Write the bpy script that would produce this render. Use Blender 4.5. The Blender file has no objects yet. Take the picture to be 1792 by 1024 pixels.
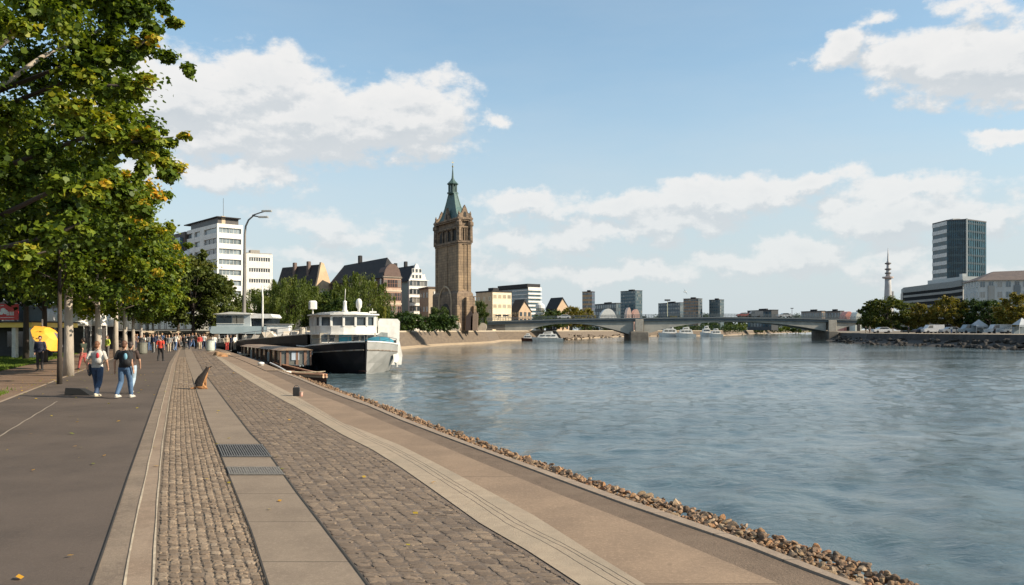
import bpy, bmesh, math, random
import numpy as np
from mathutils import Vector, Matrix
R = math.radians
random.seed(7)
S = bpy.context.scene
COL = S.collection
# ------------------------------------------------------------------ camera
F = 1394.0; CX = 896.0; HY = 578.0; HC = 2.1
cam_d = bpy.data.cameras.new("camera"); cam = bpy.data.objects.new("camera", cam_d); COL.objects.link(cam)
cam.location = (0, 0, HC); cam.rotation_euler = (R(90), 0, 0)
cam_d.sensor_width = 36; cam_d.lens = F/1792*36; cam_d.shift_y = (HY-512)/1792
cam_d.clip_start = 0.1; cam_d.clip_end = 12000
S.camera = cam
# ------------------------------------------------------------------ view
S.view_settings.view_transform = 'Standard'; S.view_settings.look = 'None'
S.view_settings.exposure = 0.72; S.view_settings.gamma = 1.0
try: S.view_settings.use_curve_mapping = False
except Exception: pass
SUN_AZ, SUN_EL = 103.0, 31.0          # azimuth clockwise from +Y
# ------------------------------------------------------------------ sun
sun_d = bpy.data.lights.new("sun", 'SUN'); sun_d.energy = 5.0; sun_d.angle = R(0.5); sun_d.color = (1.0, 0.86, 0.67)
sun = bpy.data.objects.new("sun", sun_d); COL.objects.link(sun)
sd = Vector((math.sin(R(SUN_AZ))*math.cos(R(SUN_EL)), math.cos(R(SUN_AZ))*math.cos(R(SUN_EL)), math.sin(R(SUN_EL))))
sun.rotation_euler = sd.to_track_quat('Z', 'Y').to_euler(); sun.location = sd*300
# ------------------------------------------------------------------ node helpers
class NT:
    def __init__(s, nt): s.nt = nt
    def n(s, t, **kw):
        nd = s.nt.nodes.new(t)
        for k, v in kw.items(): setattr(nd, k, v)
        return nd
    def put(s, sock, v):
        if isinstance(v, bpy.types.NodeSocket): s.nt.links.new(v, sock)
        elif v is not None:
            if hasattr(sock.default_value, '__len__') and len(sock.default_value) == 4 and len(v) == 3: v = (*v, 1)
            sock.default_value = v
    def m(s, op, a, b=None, c=None, clamp=False):
        nd = s.n('ShaderNodeMath', operation=op, use_clamp=clamp)
        for i, v in enumerate((a, b, c)):
            if v is not None: s.put(nd.inputs[i], v)
        return nd.outputs[0]
    def v(s, op, a, b=None, c=None):
        nd = s.n('ShaderNodeVectorMath', operation=op)
        for i, x in enumerate((a, b, c)):
            if x is not None: s.put(nd.inputs[i], x)
        return nd.outputs['Value'] if op in ('LENGTH', 'DOT_PRODUCT', 'DISTANCE') else nd.outputs[0]
    def mix(s, f, a, b, blend='MIX'):
        nd = s.n('ShaderNodeMix', data_type='RGBA', blend_type=blend)
        s.put(nd.inputs[0], f); s.put(nd.inputs[6], a); s.put(nd.inputs[7], b)
        return nd.outputs[2]
    def noise(s, vec, scale, detail=4, rough=0.55, dist=0.0, dim='3D'):
        nd = s.n('ShaderNodeTexNoise', noise_dimensions=dim)
        if vec is not None: s.put(nd.inputs['Vector'], vec)
        nd.inputs['Scale'].default_value = scale; nd.inputs['Detail'].default_value = detail
        nd.inputs['Roughness'].default_value = rough; nd.inputs['Distortion'].default_value = dist
        return nd
    def ramp(s, f, stops):
        nd = s.n('ShaderNodeValToRGB'); cr = nd.color_ramp
        while len(cr.elements) < len(stops): cr.elements.new(0.5)
        for e, (p, c) in zip(cr.elements, stops): e.position = p; e.color = (*c, 1)
        s.put(nd.inputs[0], f); return nd.outputs[0]
    def maprange(s, v, a, b, c=0.0, d=1.0, smooth=True):
        nd = s.n('ShaderNodeMapRange'); nd.interpolation_type = 'SMOOTHSTEP' if smooth else 'LINEAR'
        s.put(nd.inputs[0], v)
        for i, x in enumerate((a, b, c, d)): s.put(nd.inputs[i+1], x)
        return nd.outputs[0]
    def bump(s, h, strength=0.5, dist=0.05, normal=None):
        nd = s.n('ShaderNodeBump'); nd.inputs['Strength'].default_value = strength; nd.inputs['Distance'].default_value = dist
        s.put(nd.inputs['Height'], h)
        if normal is not None: s.put(nd.inputs['Normal'], normal)
        return nd.outputs[0]
# ------------------------------------------------------------------ world: Nishita sky with drifting cumulus laid out by direction
W = bpy.data.worlds.new("World"); S.world = W; W.use_nodes = True
w = NT(W.node_tree)
for nd in list(W.node_tree.nodes): W.node_tree.nodes.remove(nd)
sky = w.n('ShaderNodeTexSky', sky_type='NISHITA', sun_disc=False)
sky.sun_elevation = R(SUN_EL); sky.sun_rotation = R(SUN_AZ); sky.altitude = 50
sky.air_density = 1.0; sky.dust_density = 1.2; sky.ozone_density = 1.6
tc = w.n('ShaderNodeTexCoord')
sx = w.n('ShaderNodeSeparateXYZ'); w.put(sx.inputs[0], tc.outputs['Generated'])
az = w.m('ARCTAN2', sx.outputs[0], sx.outputs[1])
hl = w.m('SQRT', w.m('ADD', w.m('MULTIPLY', sx.outputs[0], sx.outputs[0]), w.m('MULTIPLY', sx.outputs[1], sx.outputs[1])))
el = w.m('DIVIDE', sx.outputs[2], w.m('MAXIMUM', hl, 0.001))
cb = w.n('ShaderNodeCombineXYZ'); w.put(cb.inputs[0], az); w.put(cb.inputs[1], el)
uv0 = cb.outputs[0]
# (px, py, half width, half height, strength) of each cloud as seen towards the river, turned into azimuth / elevation
CL = [(330,170,190,85,1.15),(470,150,130,70,1.0),(560,215,190,75,1.15),(690,200,140,70,1.05),(420,240,230,55,0.8),(740,235,80,45,.8),
      (400,310,140,32,.85),(300,300,90,26,.6),(868,205,30,17,.6),
      (1475,85,62,34,.9),(1600,110,110,50,.9),(1720,110,190,75,1.1),(1790,60,110,55,.8),(1530,38,50,14,.35),(1700,15,70,25,.5),(1770,245,70,18,.7),(1760,160,100,40,.75),
      (930,362,110,26,.75),(1080,360,90,26,.75),(1230,350,130,36,.95),(1330,345,90,30,.7),(1420,325,110,26,.7),(1590,340,150,30,.75),(1560,380,150,42,1.0),(1680,380,140,36,.8),
      (1180,392,150,24,.8),(1060,410,160,28,.7),(900,425,130,26,.55),(1390,435,110,30,.85),(1560,450,160,26,.55),(1300,460,200,22,.6),(1100,475,260,22,.6),(880,470,110,20,.6),(1650,480,200,24,.5),
      (560,385,110,26,.5),(640,415,80,18,.5),(560,450,160,22,.45),(720,450,120,20,.4)]
def cloudfield(vec):
    acc = None
    for px, py, rw, rh, st in CL:
        a = math.atan((px-CX)/F); e = (HY-py)/F*math.cos(a)
        ca = math.cos(a)
        sc = (F/(rw*ca*ca), F/(rh*ca), 0)
        q = w.v('MULTIPLY_ADD', vec, sc, (-a*sc[0], -e*sc[1], 0))
        l = w.v('LENGTH', q)
        f = w.m('MULTIPLY_ADD', l, -st*.92, st*1.12)
        acc = f if acc is None else w.m('SMOOTH_MAX', acc, f, 0.25)
    return acc
wv = w.noise(uv0, 22, 5, .62); wv2 = w.noise(uv0, 7, 2, .5)
off = w.v('MULTIPLY_ADD', w.v('SUBTRACT', wv.outputs['Color'], (.5,.5,.5)), (0.075,0.05,0), w.v('MULTIPLY', w.v('SUBTRACT', wv2.outputs['Color'], (.5,.5,.5)), (0.08,0.04,0)))
uvw = w.v('ADD', uv0, off)
D = cloudfield(uvw)
D2 = cloudfield(w.v('ADD', uvw, (-0.006, 0.022, 0)))
fb = w.noise(w.v('MULTIPLY', uv0, (1, 1.6, 1)), 19, 11, .60).outputs[0]
fb2 = w.noise(w.v('MULTIPLY', w.v('ADD', uv0, (-0.003, 0.009, 0)), (1, 1.6, 1)), 19, 11, .60).outputs[0]
# elsewhere in the sky: the same kind of broken cloud
gen = w.noise(w.v('MULTIPLY', tc.outputs['Generated'], (1, 1, 2.5)), 3.2, 6, .6).outputs[0]
behind = w.maprange(w.m('ABSOLUTE', az), .66, .85)
back = w.m('MULTIPLY', w.maprange(gen, .53, .66, -.4, .9), behind)
dens = w.m('ADD', w.m('MAXIMUM', D, w.m('ADD', back, w.m('MULTIPLY_ADD', behind, .4, -.4))), w.m('MULTIPLY', w.m('SUBTRACT', fb, .5), 1.75))
alpha = w.maprange(dens, -0.02, 0.46)
lit = w.m('ADD', w.m('SUBTRACT', D2, D), w.m('MULTIPLY', w.m('SUBTRACT', fb2, fb), 2.2))     # more cloud above = greyer
shade = w.m('MULTIPLY_ADD', w.maprange(lit, -.30, .36), .72, w.m('MULTIPLY', w.maprange(dens, .45, 1.3), .22), clamp=True)
ccol = w.mix(shade, (6.2, 6.12, 6.0), (3.95, 4.3, 4.6))
hz = w.maprange(el, 0.0, 0.36)
skyc = w.mix(w.m('MULTIPLY_ADD', hz, -.78, .90), w.mix(1.0, sky.outputs[0], (1.08, 1.36, 1.32), 'MULTIPLY'), (4.30, 4.78, 5.08))
veil = w.m('MULTIPLY', w.noise(w.v('MULTIPLY', uv0, (.7, 2.4, 1)), 6, 6, .6).outputs[0], w.maprange(el, .05, .40, .62, .22))
skyc = w.mix(veil, skyc, (4.7, 5.05, 5.25))
fin = w.mix(w.m('MULTIPLY', alpha, w.m('MULTIPLY', w.maprange(el, -.02, .03, .0, 1.0), w.maprange(el, .06, .24, .62, .95))), skyc, ccol)
bg = w.n('ShaderNodeBackground'); w.put(bg.inputs[0], fin); bg.inputs[1].default_value = 0.088
wo = w.n('ShaderNodeOutputWorld'); w.put(wo.inputs[0], bg.outputs[0])
W.cycles.sampling_method = 'MANUAL'; W.cycles.sample_map_resolution = 512
# ------------------------------------------------------------------ pixel -> world helpers (camera looks along +Y)
def X(px, Y): return (px-CX)/F*Y
def Z(py, Y): return HC+(HY-py)/F*Y
def G(px, py, z=0.0):
    Y = (HC-z)*F/(py-HY); return (X(px, Y), Y)
# ------------------------------------------------------------------ materials
MATS = {}
def newmat(name):
    m = bpy.data.materials.new(name); m.use_nodes = True
    t = NT(m.node_tree); b = m.node_tree.nodes['Principled BSDF']; return m, t, b
def mat(name, c, rough=.7, c2=None, scale=3.0, bump=0.0, bscale=None, metal=0.0, spec=.5, detail=5, coord='Object', stretch=None):
    if name in MATS: return MATS[name]
    m, t, b = newmat(name)
    co = t.n('ShaderNodeTexCoord').outputs[coord]
    if stretch: co = t.v('MULTIPLY', co, stretch)
    if c2 is None: c2 = tuple(x*.8 for x in c)
    nz = t.noise(co, scale, detail, .6)
    t.put(b.inputs['Base Color'], t.mix(t.maprange(nz.outputs[0], .32, .68), c, c2))
    b.inputs['Roughness'].default_value = rough; b.inputs['Metallic'].default_value = metal
    b.inputs['Specular IOR Level'].default_value = spec
    if bump: t.put(b.inputs['Normal'], t.bump(t.noise(co, bscale or scale*6, 4, .6).outputs[0], bump, .03))
    MATS[name] = m; return m
def glass(name, c=(.03,.045,.055), rough=.08, spec=1.0, vary=True):
    if name in MATS: return MATS[name]
    m, t, b = newmat(name)
    co = t.n('ShaderNodeTexCoord').outputs['Object']
    nz = t.noise(co, .35, 2, .5)
    oi = t.n('ShaderNodeObjectInfo').outputs['Random']
    gcol = t.mix(t.maprange(nz.outputs[0], .35, .65), c, tuple(x*2.2 for x in c))
    if vary:
        gcol = t.mix(t.maprange(oi, .62, .95, 0, .55), gcol, (.30,.28,.24)); gcol = t.mix(t.maprange(oi, .0, .3, .5, 0), gcol, (.01,.012,.015))
    t.put(b.inputs['Base Color'], gcol)
    b.inputs['Roughness'].default_value = rough; b.inputs['Specular IOR Level'].default_value = spec
    t.put(b.inputs['Normal'], t.bump(t.noise(co, .6, 1).outputs[0], .12, .05))
    MATS[name] = m; return m
# ------------------------------------------------------------------ mesh builder
class MB:
    def __init__(s): s.v = []; s.f = []; s.mi = []; s.uv = None
    def add(s, vs, fs, mi=0):
        o = len(s.v); s.v += [tuple(v) for v in vs]; s.f += [tuple(i+o for i in f) for f in fs]; s.mi += [mi]*len(fs); return s
    def box(s, x0, x1, y0, y1, z0, z1, mi=0):
        return s.add([(x0,y0,z0),(x1,y0,z0),(x1,y1,z0),(x0,y1,z0),(x0,y0,z1),(x1,y0,z1),(x1,y1,z1),(x0,y1,z1)],
              [(0,3,2,1),(4,5,6,7),(0,1,5,4),(1,2,6,5),(2,3,7,6),(3,0,4,7)], mi)
    def cbox(s, x0, x1, y0, y1, z0, z1, c=.02, mi=0):   # box with chamfered vertical and top edges
        p = [(x0+c,y0),(x1-c,y0),(x1,y0+c),(x1,y1-c),(x1-c,y1),(x0+c,y1),(x0,y1-c),(x0,y0+c)]
        q = [(x0+2*c,y0+c),(x1-2*c,y0+c),(x1-c,y0+2*c),(x1-c,y1-2*c),(x1-2*c,y1-c),(x0+2*c,y1-c),(x0+c,y1-2*c),(x0+c,y0+2*c)]
        vs = [(a,b,z0) for a,b in p]+[(a,b,z1-c) for a,b in p]+[(a,b,z1) for a,b in q]
        fs = [tuple(range(7,-1,-1)), tuple(range(16,24))]
        for k in (0,8):
            for i in range(8): j=(i+1)%8; fs.append((k+i,k+j,k+8+j,k+8+i))
        return s.add(vs, fs, mi)
    def prism(s, poly, z0, z1, mi=0):
        n = len(poly); vs = [(x,y,z0) for x,y in poly]+[(x,y,z1) for x,y in poly]
        fs = [tuple(range(n-1,-1,-1)), tuple(range(n,2*n))]+[(i,(i+1)%n,n+(i+1)%n,n+i) for i in range(n)]
        return s.add(vs, fs, mi)
    def profile(s, poly, y0, y1, mi=0):     # polygon in x,z extruded along y
        n = len(poly); vs = [(x,y0,z) for x,z in poly]+[(x,y1,z) for x,z in poly]
        fs = [tuple(range(n)), tuple(range(2*n-1,n-1,-1))]+[(i,n+i,n+(i+1)%n,(i+1)%n) for i in range(n)]
        return s.add(vs, fs, mi)
    def tube(s, pts, rad, n=8, mi=0, cap=True):
        pts = [Vector(p) for p in pts]
        if not hasattr(rad, '__len__'): rad = [rad]*len(pts)
        vs = []; up = Vector((0,0,1)); prev = None
        for i, p in enumerate(pts):
            d = (pts[min(i+1,len(pts)-1)]-pts[max(i-1,0)])
            if d.length < 1e-6: d = Vector((0,0,1))
            d.normalize()
            if prev is None: a = d.cross(up if abs(d.z) < .95 else Vector((1,0,0))).normalized()
            else: a = (prev-d*prev.dot(d)); a = a.normalized() if a.length>1e-6 else d.orthogonal().normalized()
            prev = a; b = d.cross(a); r = rad[i]
            ra, rb = r if hasattr(r, '__len__') else (r, r)
            for k in range(n):
                t = 2*math.pi*k/n; vs.append(p+a*math.cos(t)*ra+b*math.sin(t)*rb)
        fs = []
        for i in range(len(pts)-1):
            for k in range(n): j=(k+1)%n; fs.append((i*n+k,i*n+j,(i+1)*n+j,(i+1)*n+k))
        if cap: fs += [tuple(range(n-1,-1,-1)), tuple(range((len(pts)-1)*n, len(pts)*n))]
        return s.add(vs, fs, mi)
    def lathe(s, prof, c=(0,0), n=16, mi=0, sx=1, sy=1):      # prof: (r, z) list
        vs = []; 
        for r, z in prof:
            for k in range(n):
                t = 2*math.pi*(k+.5)/n; vs.append((c[0]+r*sx*math.cos(t), c[1]+r*sy*math.sin(t), z))
        fs = []
        for i in range(len(prof)-1):
            for k in range(n): j=(k+1)%n; fs.append((i*n+k,i*n+j,(i+1)*n+j,(i+1)*n+k))
        fs += [tuple(range(n-1,-1,-1)), tuple(range((len(prof)-1)*n, len(prof)*n))]
        return s.add(vs, fs, mi)
    def ell(s, c, r, n=12, m=8, mi=0, rot=None):
        vs = []; 
        for i in range(m+1):
            ph = math.pi*i/m
            for k in range(n):
                t = 2*math.pi*k/n
                p = Vector((r[0]*math.sin(ph)*math.cos(t), r[1]*math.sin(ph)*math.sin(t), r[2]*math.cos(ph)))
                if rot is not None: p = rot @ p
                vs.append(p+Vector(c))
        fs = []
        for i in range(m):
            for k in range(n): j=(k+1)%n; fs.append((i*n+k,(i+1)*n+k,(i+1)*n+j,i*n+j))
        return s.add(vs, fs, mi)
    def mesh(s, name, mats, smooth=False):
        me = bpy.data.meshes.new(name); me.from_pydata(s.v, [], s.f)
        for m in (mats if isinstance(mats, (list, tuple)) else [mats]): me.materials.append(m)
        if any(s.mi): me.polygons.foreach_set('material_index', s.mi)
        if smooth: me.polygons.foreach_set('use_smooth', [True]*len(s.f))
        me.validate(); me.update(); return me
    def obj(s, name, mats, parent=None, smooth=False, loc=None, rz=0):
        o = bpy.data.objects.new(name, s.mesh(name, mats, smooth)); COL.objects.link(o)
        if parent: o.parent = parent
        if loc: o.location = loc
        if rz: o.rotation_euler = (0,0,rz)
        return o
def tag(o, label=None, cat=None, group=None, kind=None):
    if label: o['label'] = label
    if cat: o['category'] = cat
    if group: o['group'] = group
    if kind: o['kind'] = kind
    return o
def empty(name, loc, rz=0, label=None, cat=None, group=None):
    o = bpy.data.objects.new(name, None); COL.objects.link(o); o.empty_display_size = .3
    o.location = loc; o.rotation_euler = (0,0,rz); tag(o, label, cat, group); return o
def copy_tree(o, parent=None):
    c = o.copy(); COL.objects.link(c)
    if parent: c.parent = parent
    for ch in list(o.children): copy_tree(ch, c)
    return c
def struct(o): o['kind'] = 'structure'; return o
def child(name, me, parent, loc=(0,0,0), rz=0):
    o = bpy.data.objects.new(name, me); COL.objects.link(o); o.parent = parent; o.location = loc; o.rotation_euler = (0,0,rz); return o
# ================================================================== SETTING
# ---- promenade boundaries read as ground points, X as a function of Y
def bound(pts):
    q = sorted((G(*p)[1], G(*p)[0]) for p in pts)
    ys = [a for a, _ in q]; xs = [b for _, b in q]
    def f(Y):
        if Y <= ys[0]: return xs[0]+(ys[0]-Y)*.409
        if Y >= ys[-1]: return xs[-1]-(Y-ys[-1])*.409
        return float(np.interp(Y, ys, xs))
    return f
bA = bound([(162,1024),(182,966),(224,838),(251,761),(279,680),(296,635),(307,619),(315,606)])
bL1 = bound([(219,1024),(232,940),(250,860),(267,781),(286,700),(301,640),(311,617),(317,606)])
bL2 = bound([(268,1024),(272,940),(277,860),(284,781),(296,700),(307,640),(314,617),(319,606)])
bB = bound([(469,1024),(441,935),(409,855),(385,794),(365,744),(345,688),(335,656),(326,630),(323,612)])
bC = bound([(641,1024),(600,969),(520,865),(462,784),(439,761),(405,717),(380,684),(359,656),(345,632),(335,612)])
bD = bound([(1013,1024),(921,964),(841,918),(767,865),(700,818),(650,787),(600,762),(516,712),(493,700),(458,680),(440,669),(407,648),(388,633),(372,620),(360,610)])
bE = bound([(1126,1024),(1035,968),(935,904),(841,853),(767,814),(700,780),(640,756),(600,741),(550,712),(529,700),(500,684),(458,663),(422,645),(396,631),(377,619),(363,610)])
bF = bound([(1365,1024),(1201,955),(1102,914),(968,862),(834,807),(734,764),(667,736),(600,707),(560,692),(520,676),(470,652),(430,634),(400,622),(372,610)])
bG = bound([(1475,1024),(1402,997),(1295,954),(1201,922),(1100,887),(1000,850),(868,800),(767,762),(700,736),(643,711),(600,696),(560,680),(520,663),(480,648),(440,632),(405,620),(375,609)])
bH = bound([(1500,1024),(1402,985),(1295,944),(1201,911),(1100,877),(1000,841),(868,794),(767,756),(700,730),(643,706),(600,690),(560,676),(525,661),(484,647),(444,631),(409,619),(378,609)])
bI = bound([(1612,1024),(1502,983),(1402,953),(1301,919),(1201,887),(1100,859),(1000,827),(868,781),(801,757),(734,733),(687,713),(650,701),(600,684),(568,672),(528,660),(488,647),(447,631),(411,619),(380,609)])
bO = lambda Y: -5.45-.409*Y
YS = [-14,-8,-3,0,2,4,5]+[5.5+.35*i for i in range(44)]+[21+.9*i for i in range(24)]+[43+2.5*i for i in range(26)]
def strip(name, fl, fr, z, m, y0=-14, y1=108, cols=1):
    ys = [y for y in YS if y0 <= y <= y1]; 
    if ys[0] > y0: ys = [y0]+ys
    if ys[-1] < y1: ys.append(y1)
    vs=[]; uvs=[]; fs=[]
    for y in ys:
        a, b = fl(y), fr(y)
        for c in range(cols+1):
            x = a+(b-a)*c/cols; vs.append((x, y, z)); uvs.append(((x-a)*.925, (y+ (x-a)*-.0)*1.081))
    n = cols+1
    for i in range(len(ys)-1):
        for c in range(cols): fs.append((i*n+c, i*n+c+1, (i+1)*n+c+1, (i+1)*n+c))
    me = bpy.data.meshes.new(name); me.from_pydata(vs, [], fs); me.materials.append(m)
    ul = me.uv_layers.new(name='UVMap')
    for lp in me.loops: ul.data[lp.index].uv = uvs[lp.vertex_index]
    me.update(); o = bpy.data.objects.new(name, me); COL.objects.link(o); return struct(o)
def surf(name, c, c2, sc, rough=.9, c3=None, sc3=.5, bump=.3, bsc=60, joints=None, coord='Object'):
    wm_ = (.87,.81,.80); c = tuple(v*k for v,k in zip(c,wm_)); c2 = tuple(v*k*.93 for v,k in zip(c2,wm_)); c3 = c3 and tuple(v*k for v,k in zip(c3,wm_))
    m, t, b = newmat(name); tcn = t.n('ShaderNodeTexCoord'); co = tcn.outputs['Object']; uv = tcn.outputs['UV']
    a = t.noise(co, sc, 8, .7); col = t.mix(t.maprange(a.outputs[0], .3, .7), c, c2)
    if c3: col = t.mix(t.maprange(t.noise(co, sc3, 5, .6).outputs[0], .38, .66, 0, .75), col, c3)
    fine = t.noise(co, bsc, 4, .7).outputs[0]
    col = t.mix(t.maprange(fine, .35, .7, 0, .42), col, tuple(x*.5 for x in c))
    st_ = t.noise(t.v('MULTIPLY', co, (1,.6,1)), .9, 10, .72, 1.2).outputs[0]
    col = t.mix(t.maprange(st_, .55, .72, 0, .38), col, tuple(x*.62 for x in c))
    mid = t.noise(co, 26, 3, .8).outputs[0]
    col = t.mix(t.maprange(mid, .50, .66, 0, .30), col, tuple(min(1,x*1.5) for x in c))
    spot = t.noise(co, 7.5, 3, .5).outputs[0]
    col = t.mix(t.maprange(spot, .70, .74, 0, .35), col, tuple(x*.5 for x in c))
    h = fine
    if joints:      # (width_u, len_v, offset_v, joint width, joint depth)
        su = t.n('ShaderNodeSeparateXYZ'); t.put(su.inputs[0], uv)
        vv = t.m('FRACT', t.m('DIVIDE', t.m('ADD', su.outputs[1], joints[1]), joints[0]))
        dj = t.m('MULTIPLY', t.m('MINIMUM', vv, t.m('SUBTRACT', 1.0, vv)), joints[0])
        jm = t.maprange(dj, joints[2]*.5, joints[2], 1, 0)
        cell = t.m('FLOOR', t.m('DIVIDE', t.m('ADD', su.outputs[1], joints[1]), joints[0]))
        wn = t.n('ShaderNodeTexWhiteNoise', noise_dimensions='1D'); t.put(wn.inputs['W'], cell)
        col = t.mix(t.m('MULTIPLY', wn.outputs[0], .22), col, tuple(x*.6 for x in c))
        col = t.mix(t.m('MULTIPLY', jm, .8), col, (.035,.03,.025)); h = t.m('SUBTRACT', h, t.m('MULTIPLY', jm, 1.2))
    t.put(b.inputs['Base Color'], col); b.inputs['Roughness'].default_value = rough; b.inputs['Specular IOR Level'].default_value = .25
    t.put(b.inputs['Normal'], t.bump(h, bump, .01)); return m
m_asph = surf('asphalt', (.108,.090,.074), (.084,.071,.060), 1.2, c3=(.135,.112,.092), sc3=.35, bump=.5, bsc=90)
m_agg = surf('exposed aggregate', (.24,.20,.15), (.17,.14,.11), 9, c3=(.29,.24,.18), sc3=1.4, bump=.9, bsc=55)
m_band = surf('sandstone band', (.30,.235,.17), (.235,.185,.135), 4, c3=(.33,.27,.2), sc3=1.1, bump=.5, bsc=70)
m_joint = surf('joint mortar', (.10,.085,.065), (.15,.125,.10), 8, bump=.5, bsc=80)
m_slab = surf('granite slab', (.26,.218,.165), (.22,.183,.14), 1.5, c3=(.29,.245,.185), sc3=.9, bump=.25, bsc=90, joints=(1.62,.35,.012))
m_conc = surf('walkway concrete', (.32,.245,.17), (.26,.20,.14), .9, c3=(.215,.165,.118), sc3=.45, bump=.3, bsc=60, joints=(5.2,-1.9,.012))
m_dark = surf('gravelly verge', (.19,.145,.105), (.135,.105,.075), 5, c3=(.21,.165,.12), sc3=1.1, bump=1.0, bsc=42)
m_kerb = surf('kerb concrete', (.36,.30,.23), (.29,.24,.185), 3, bump=.4, bsc=50, joints=(1.0,.2,.008))
m_pave = surf('brown paving', (.22,.155,.105), (.17,.12,.082), 1.5, c3=(.27,.20,.14), sc3=.5, bump=.4, bsc=60, joints=(.6,0,.02))
# pale strip with long wandering cracks
def palemat():
    m, t, b = newmat('pale concrete'); tcn = t.n('ShaderNodeTexCoord'); co = tcn.outputs['Object']; uv = tcn.outputs['UV']
    col = t.mix(t.maprange(t.noise(co, 5, 8, .7).outputs[0], .3, .7), (.34,.27,.195), (.275,.215,.155))
    col = t.mix(t.maprange(t.noise(co, .8, 5, .6).outputs[0], .4, .7, 0, .6), col, (.235,.195,.145))
    su = t.n('ShaderNodeSeparateXYZ'); t.put(su.inputs[0], uv)
    crack = None
    for u0, amp, sc in ((.27,.035,.9),(.36,.05,.7),(.42,.03,1.1)):
        wv = t.n('ShaderNodeCombineXYZ'); t.put(wv.inputs[1], su.outputs[1]); wv.inputs[0].default_value = u0*17
        nz = t.noise(wv.outputs[0], sc, 6, .65).outputs[0]
        d = t.m('ABSOLUTE', t.m('SUBTRACT', su.outputs[0], t.m('MULTIPLY_ADD', t.m('SUBTRACT', nz, .5), amp*2, u0)))
        k = t.maprange(d, .003, .008, 1, 0); crack = k if crack is None else t.m('MAXIMUM', crack, k)
    col = t.mix(t.m('MULTIPLY', crack, .85), col, (.05,.04,.032))
    t.put(b.inputs['Base Color'], col); b.inputs['Roughness'].default_value = .85; b.inputs['Specular IOR Level'].default_value = .3
    t.put(b.inputs['Normal'], t.bump(t.m('SUBTRACT', t.noise(co, 60, 4, .7).outputs[0], crack), .5, .01)); return m
strip('asphalt_path', bO, bA, .004, m_asph)
strip('aggregate_band', bA, bL1, .010, m_agg)
strip('sandstone_band', bL1, bL2, .014, m_band)
strip('cobble_bed', bL2, bB, .004, surf('cobble bed', (.20,.165,.125), (.15,.125,.095), 14, c3=(.24,.2,.15), sc3=1, bump=.8, bsc=30))
strip('granite_slab_path', bB, bC, .016, m_slab)
strip('paver_bed', bC, bD, .004, surf('paver bed', (.165,.14,.115), (.12,.10,.08), 12, c3=(.19,.16,.13), sc3=1, bump=.8, bsc=30))
strip('pale_concrete_strip', bD, bE, .012, palemat())
strip('concrete_walkway', bE, bF, .008, m_conc)
strip('gravel_verge', bF, bG, .004, m_dark)
# light joint lines along the bands, and a joint in the asphalt
ml = mat('pale mortar line', (.44,.36,.26), .9, (.30,.245,.18), 6, .3)
strip('mortar_line', lambda y: bL1(y)-.010-.004*math.sin(y*2.1), lambda y: bL1(y)+.010+.004*math.sin(y*3.3), .0185, ml, 3, 60)
strip('mortar_line', lambda y: bL2(y)-.010-.003*math.sin(y*2.7), lambda y: bL2(y)+.008+.004*math.sin(y*1.9), .0225, ml, 3, 45)
dj = mat('dark joint', (.035,.03,.025), .95)
strip('edge_joint', lambda y: bA(y)-.012, lambda y: bA(y)+.006, .0195, dj, 3, 70)
strip('edge_joint', lambda y: bC(y)-.008, lambda y: bC(y)+.012, .0235, dj, 3, 45)
strip('edge_joint', lambda y: bB(y)-.012, lambda y: bB(y)+.006, .0238, dj, 3, 35)
def seam(name, p, q, wd, z, m):
    a = Vector(G(*p)); b = Vector(G(*q)); d = (b-a).normalized(); n = Vector((-d.y, d.x))*wd/2
    N = 24; vs=[]; fs=[]
    for i in range(N+1):
        c = a.lerp(b, i/N)+n*.6*math.sin(i*1.7); vs += [(*(c-n), z), (*(c+n), z)]
        if i: fs.append((2*i-2, 2*i-1, 2*i+1, 2*i))
    MBx = MB(); MBx.v = vs; MBx.f = fs; MBx.mi = [0]*len(fs); return struct(MBx.obj(name, m))
seam('asphalt_seam', (-60,800), (100,703), .035, .009, mat('seam light', (.26,.215,.17), .9))
# kerb (a real step)
def kerb(name, fl, fr, z0, z1, m, y0, y1):
    ys = [y for y in YS if y0 <= y <= y1]; vs=[]; fs=[]
    for y in ys: vs += [(fl(y),y,z0),(fl(y)+.015,y,z1),(fr(y)-.01,y,z1),(fr(y),y,z0)]
    for i in range(len(ys)-1):
        for k in range(3): a=i*4+k; fs.append((a,a+1,a+5,a+4))
    me = bpy.data.meshes.new(name); me.from_pydata(vs, [], fs); me.materials.append(m)
    ul = me.uv_layers.new(name='UVMap')
    for lp in me.loops:
        v = me.vertices[lp.vertex_index].co; ul.data[lp.index].uv = (v.x, v.y*1.08)
    me.update(); o = bpy.data.objects.new(name, me); COL.objects.link(o); return struct(o)
kerb('kerb', bG, bH, -.05, .022, m_kerb, -14, 44)
kerb('kerb', bF, bI, -.05, .03, m_conc, 40, 108)
# brown paving left of the asphalt
bP = lambda Y: -9.6-.409*Y
strip('brown_pavement', bP, bO, .002, m_pave)
kerb('kerb', lambda y: bO(y)-.06, lambda y: bO(y)+.05, -.02, .014, m_kerb, 0, 108)
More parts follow.
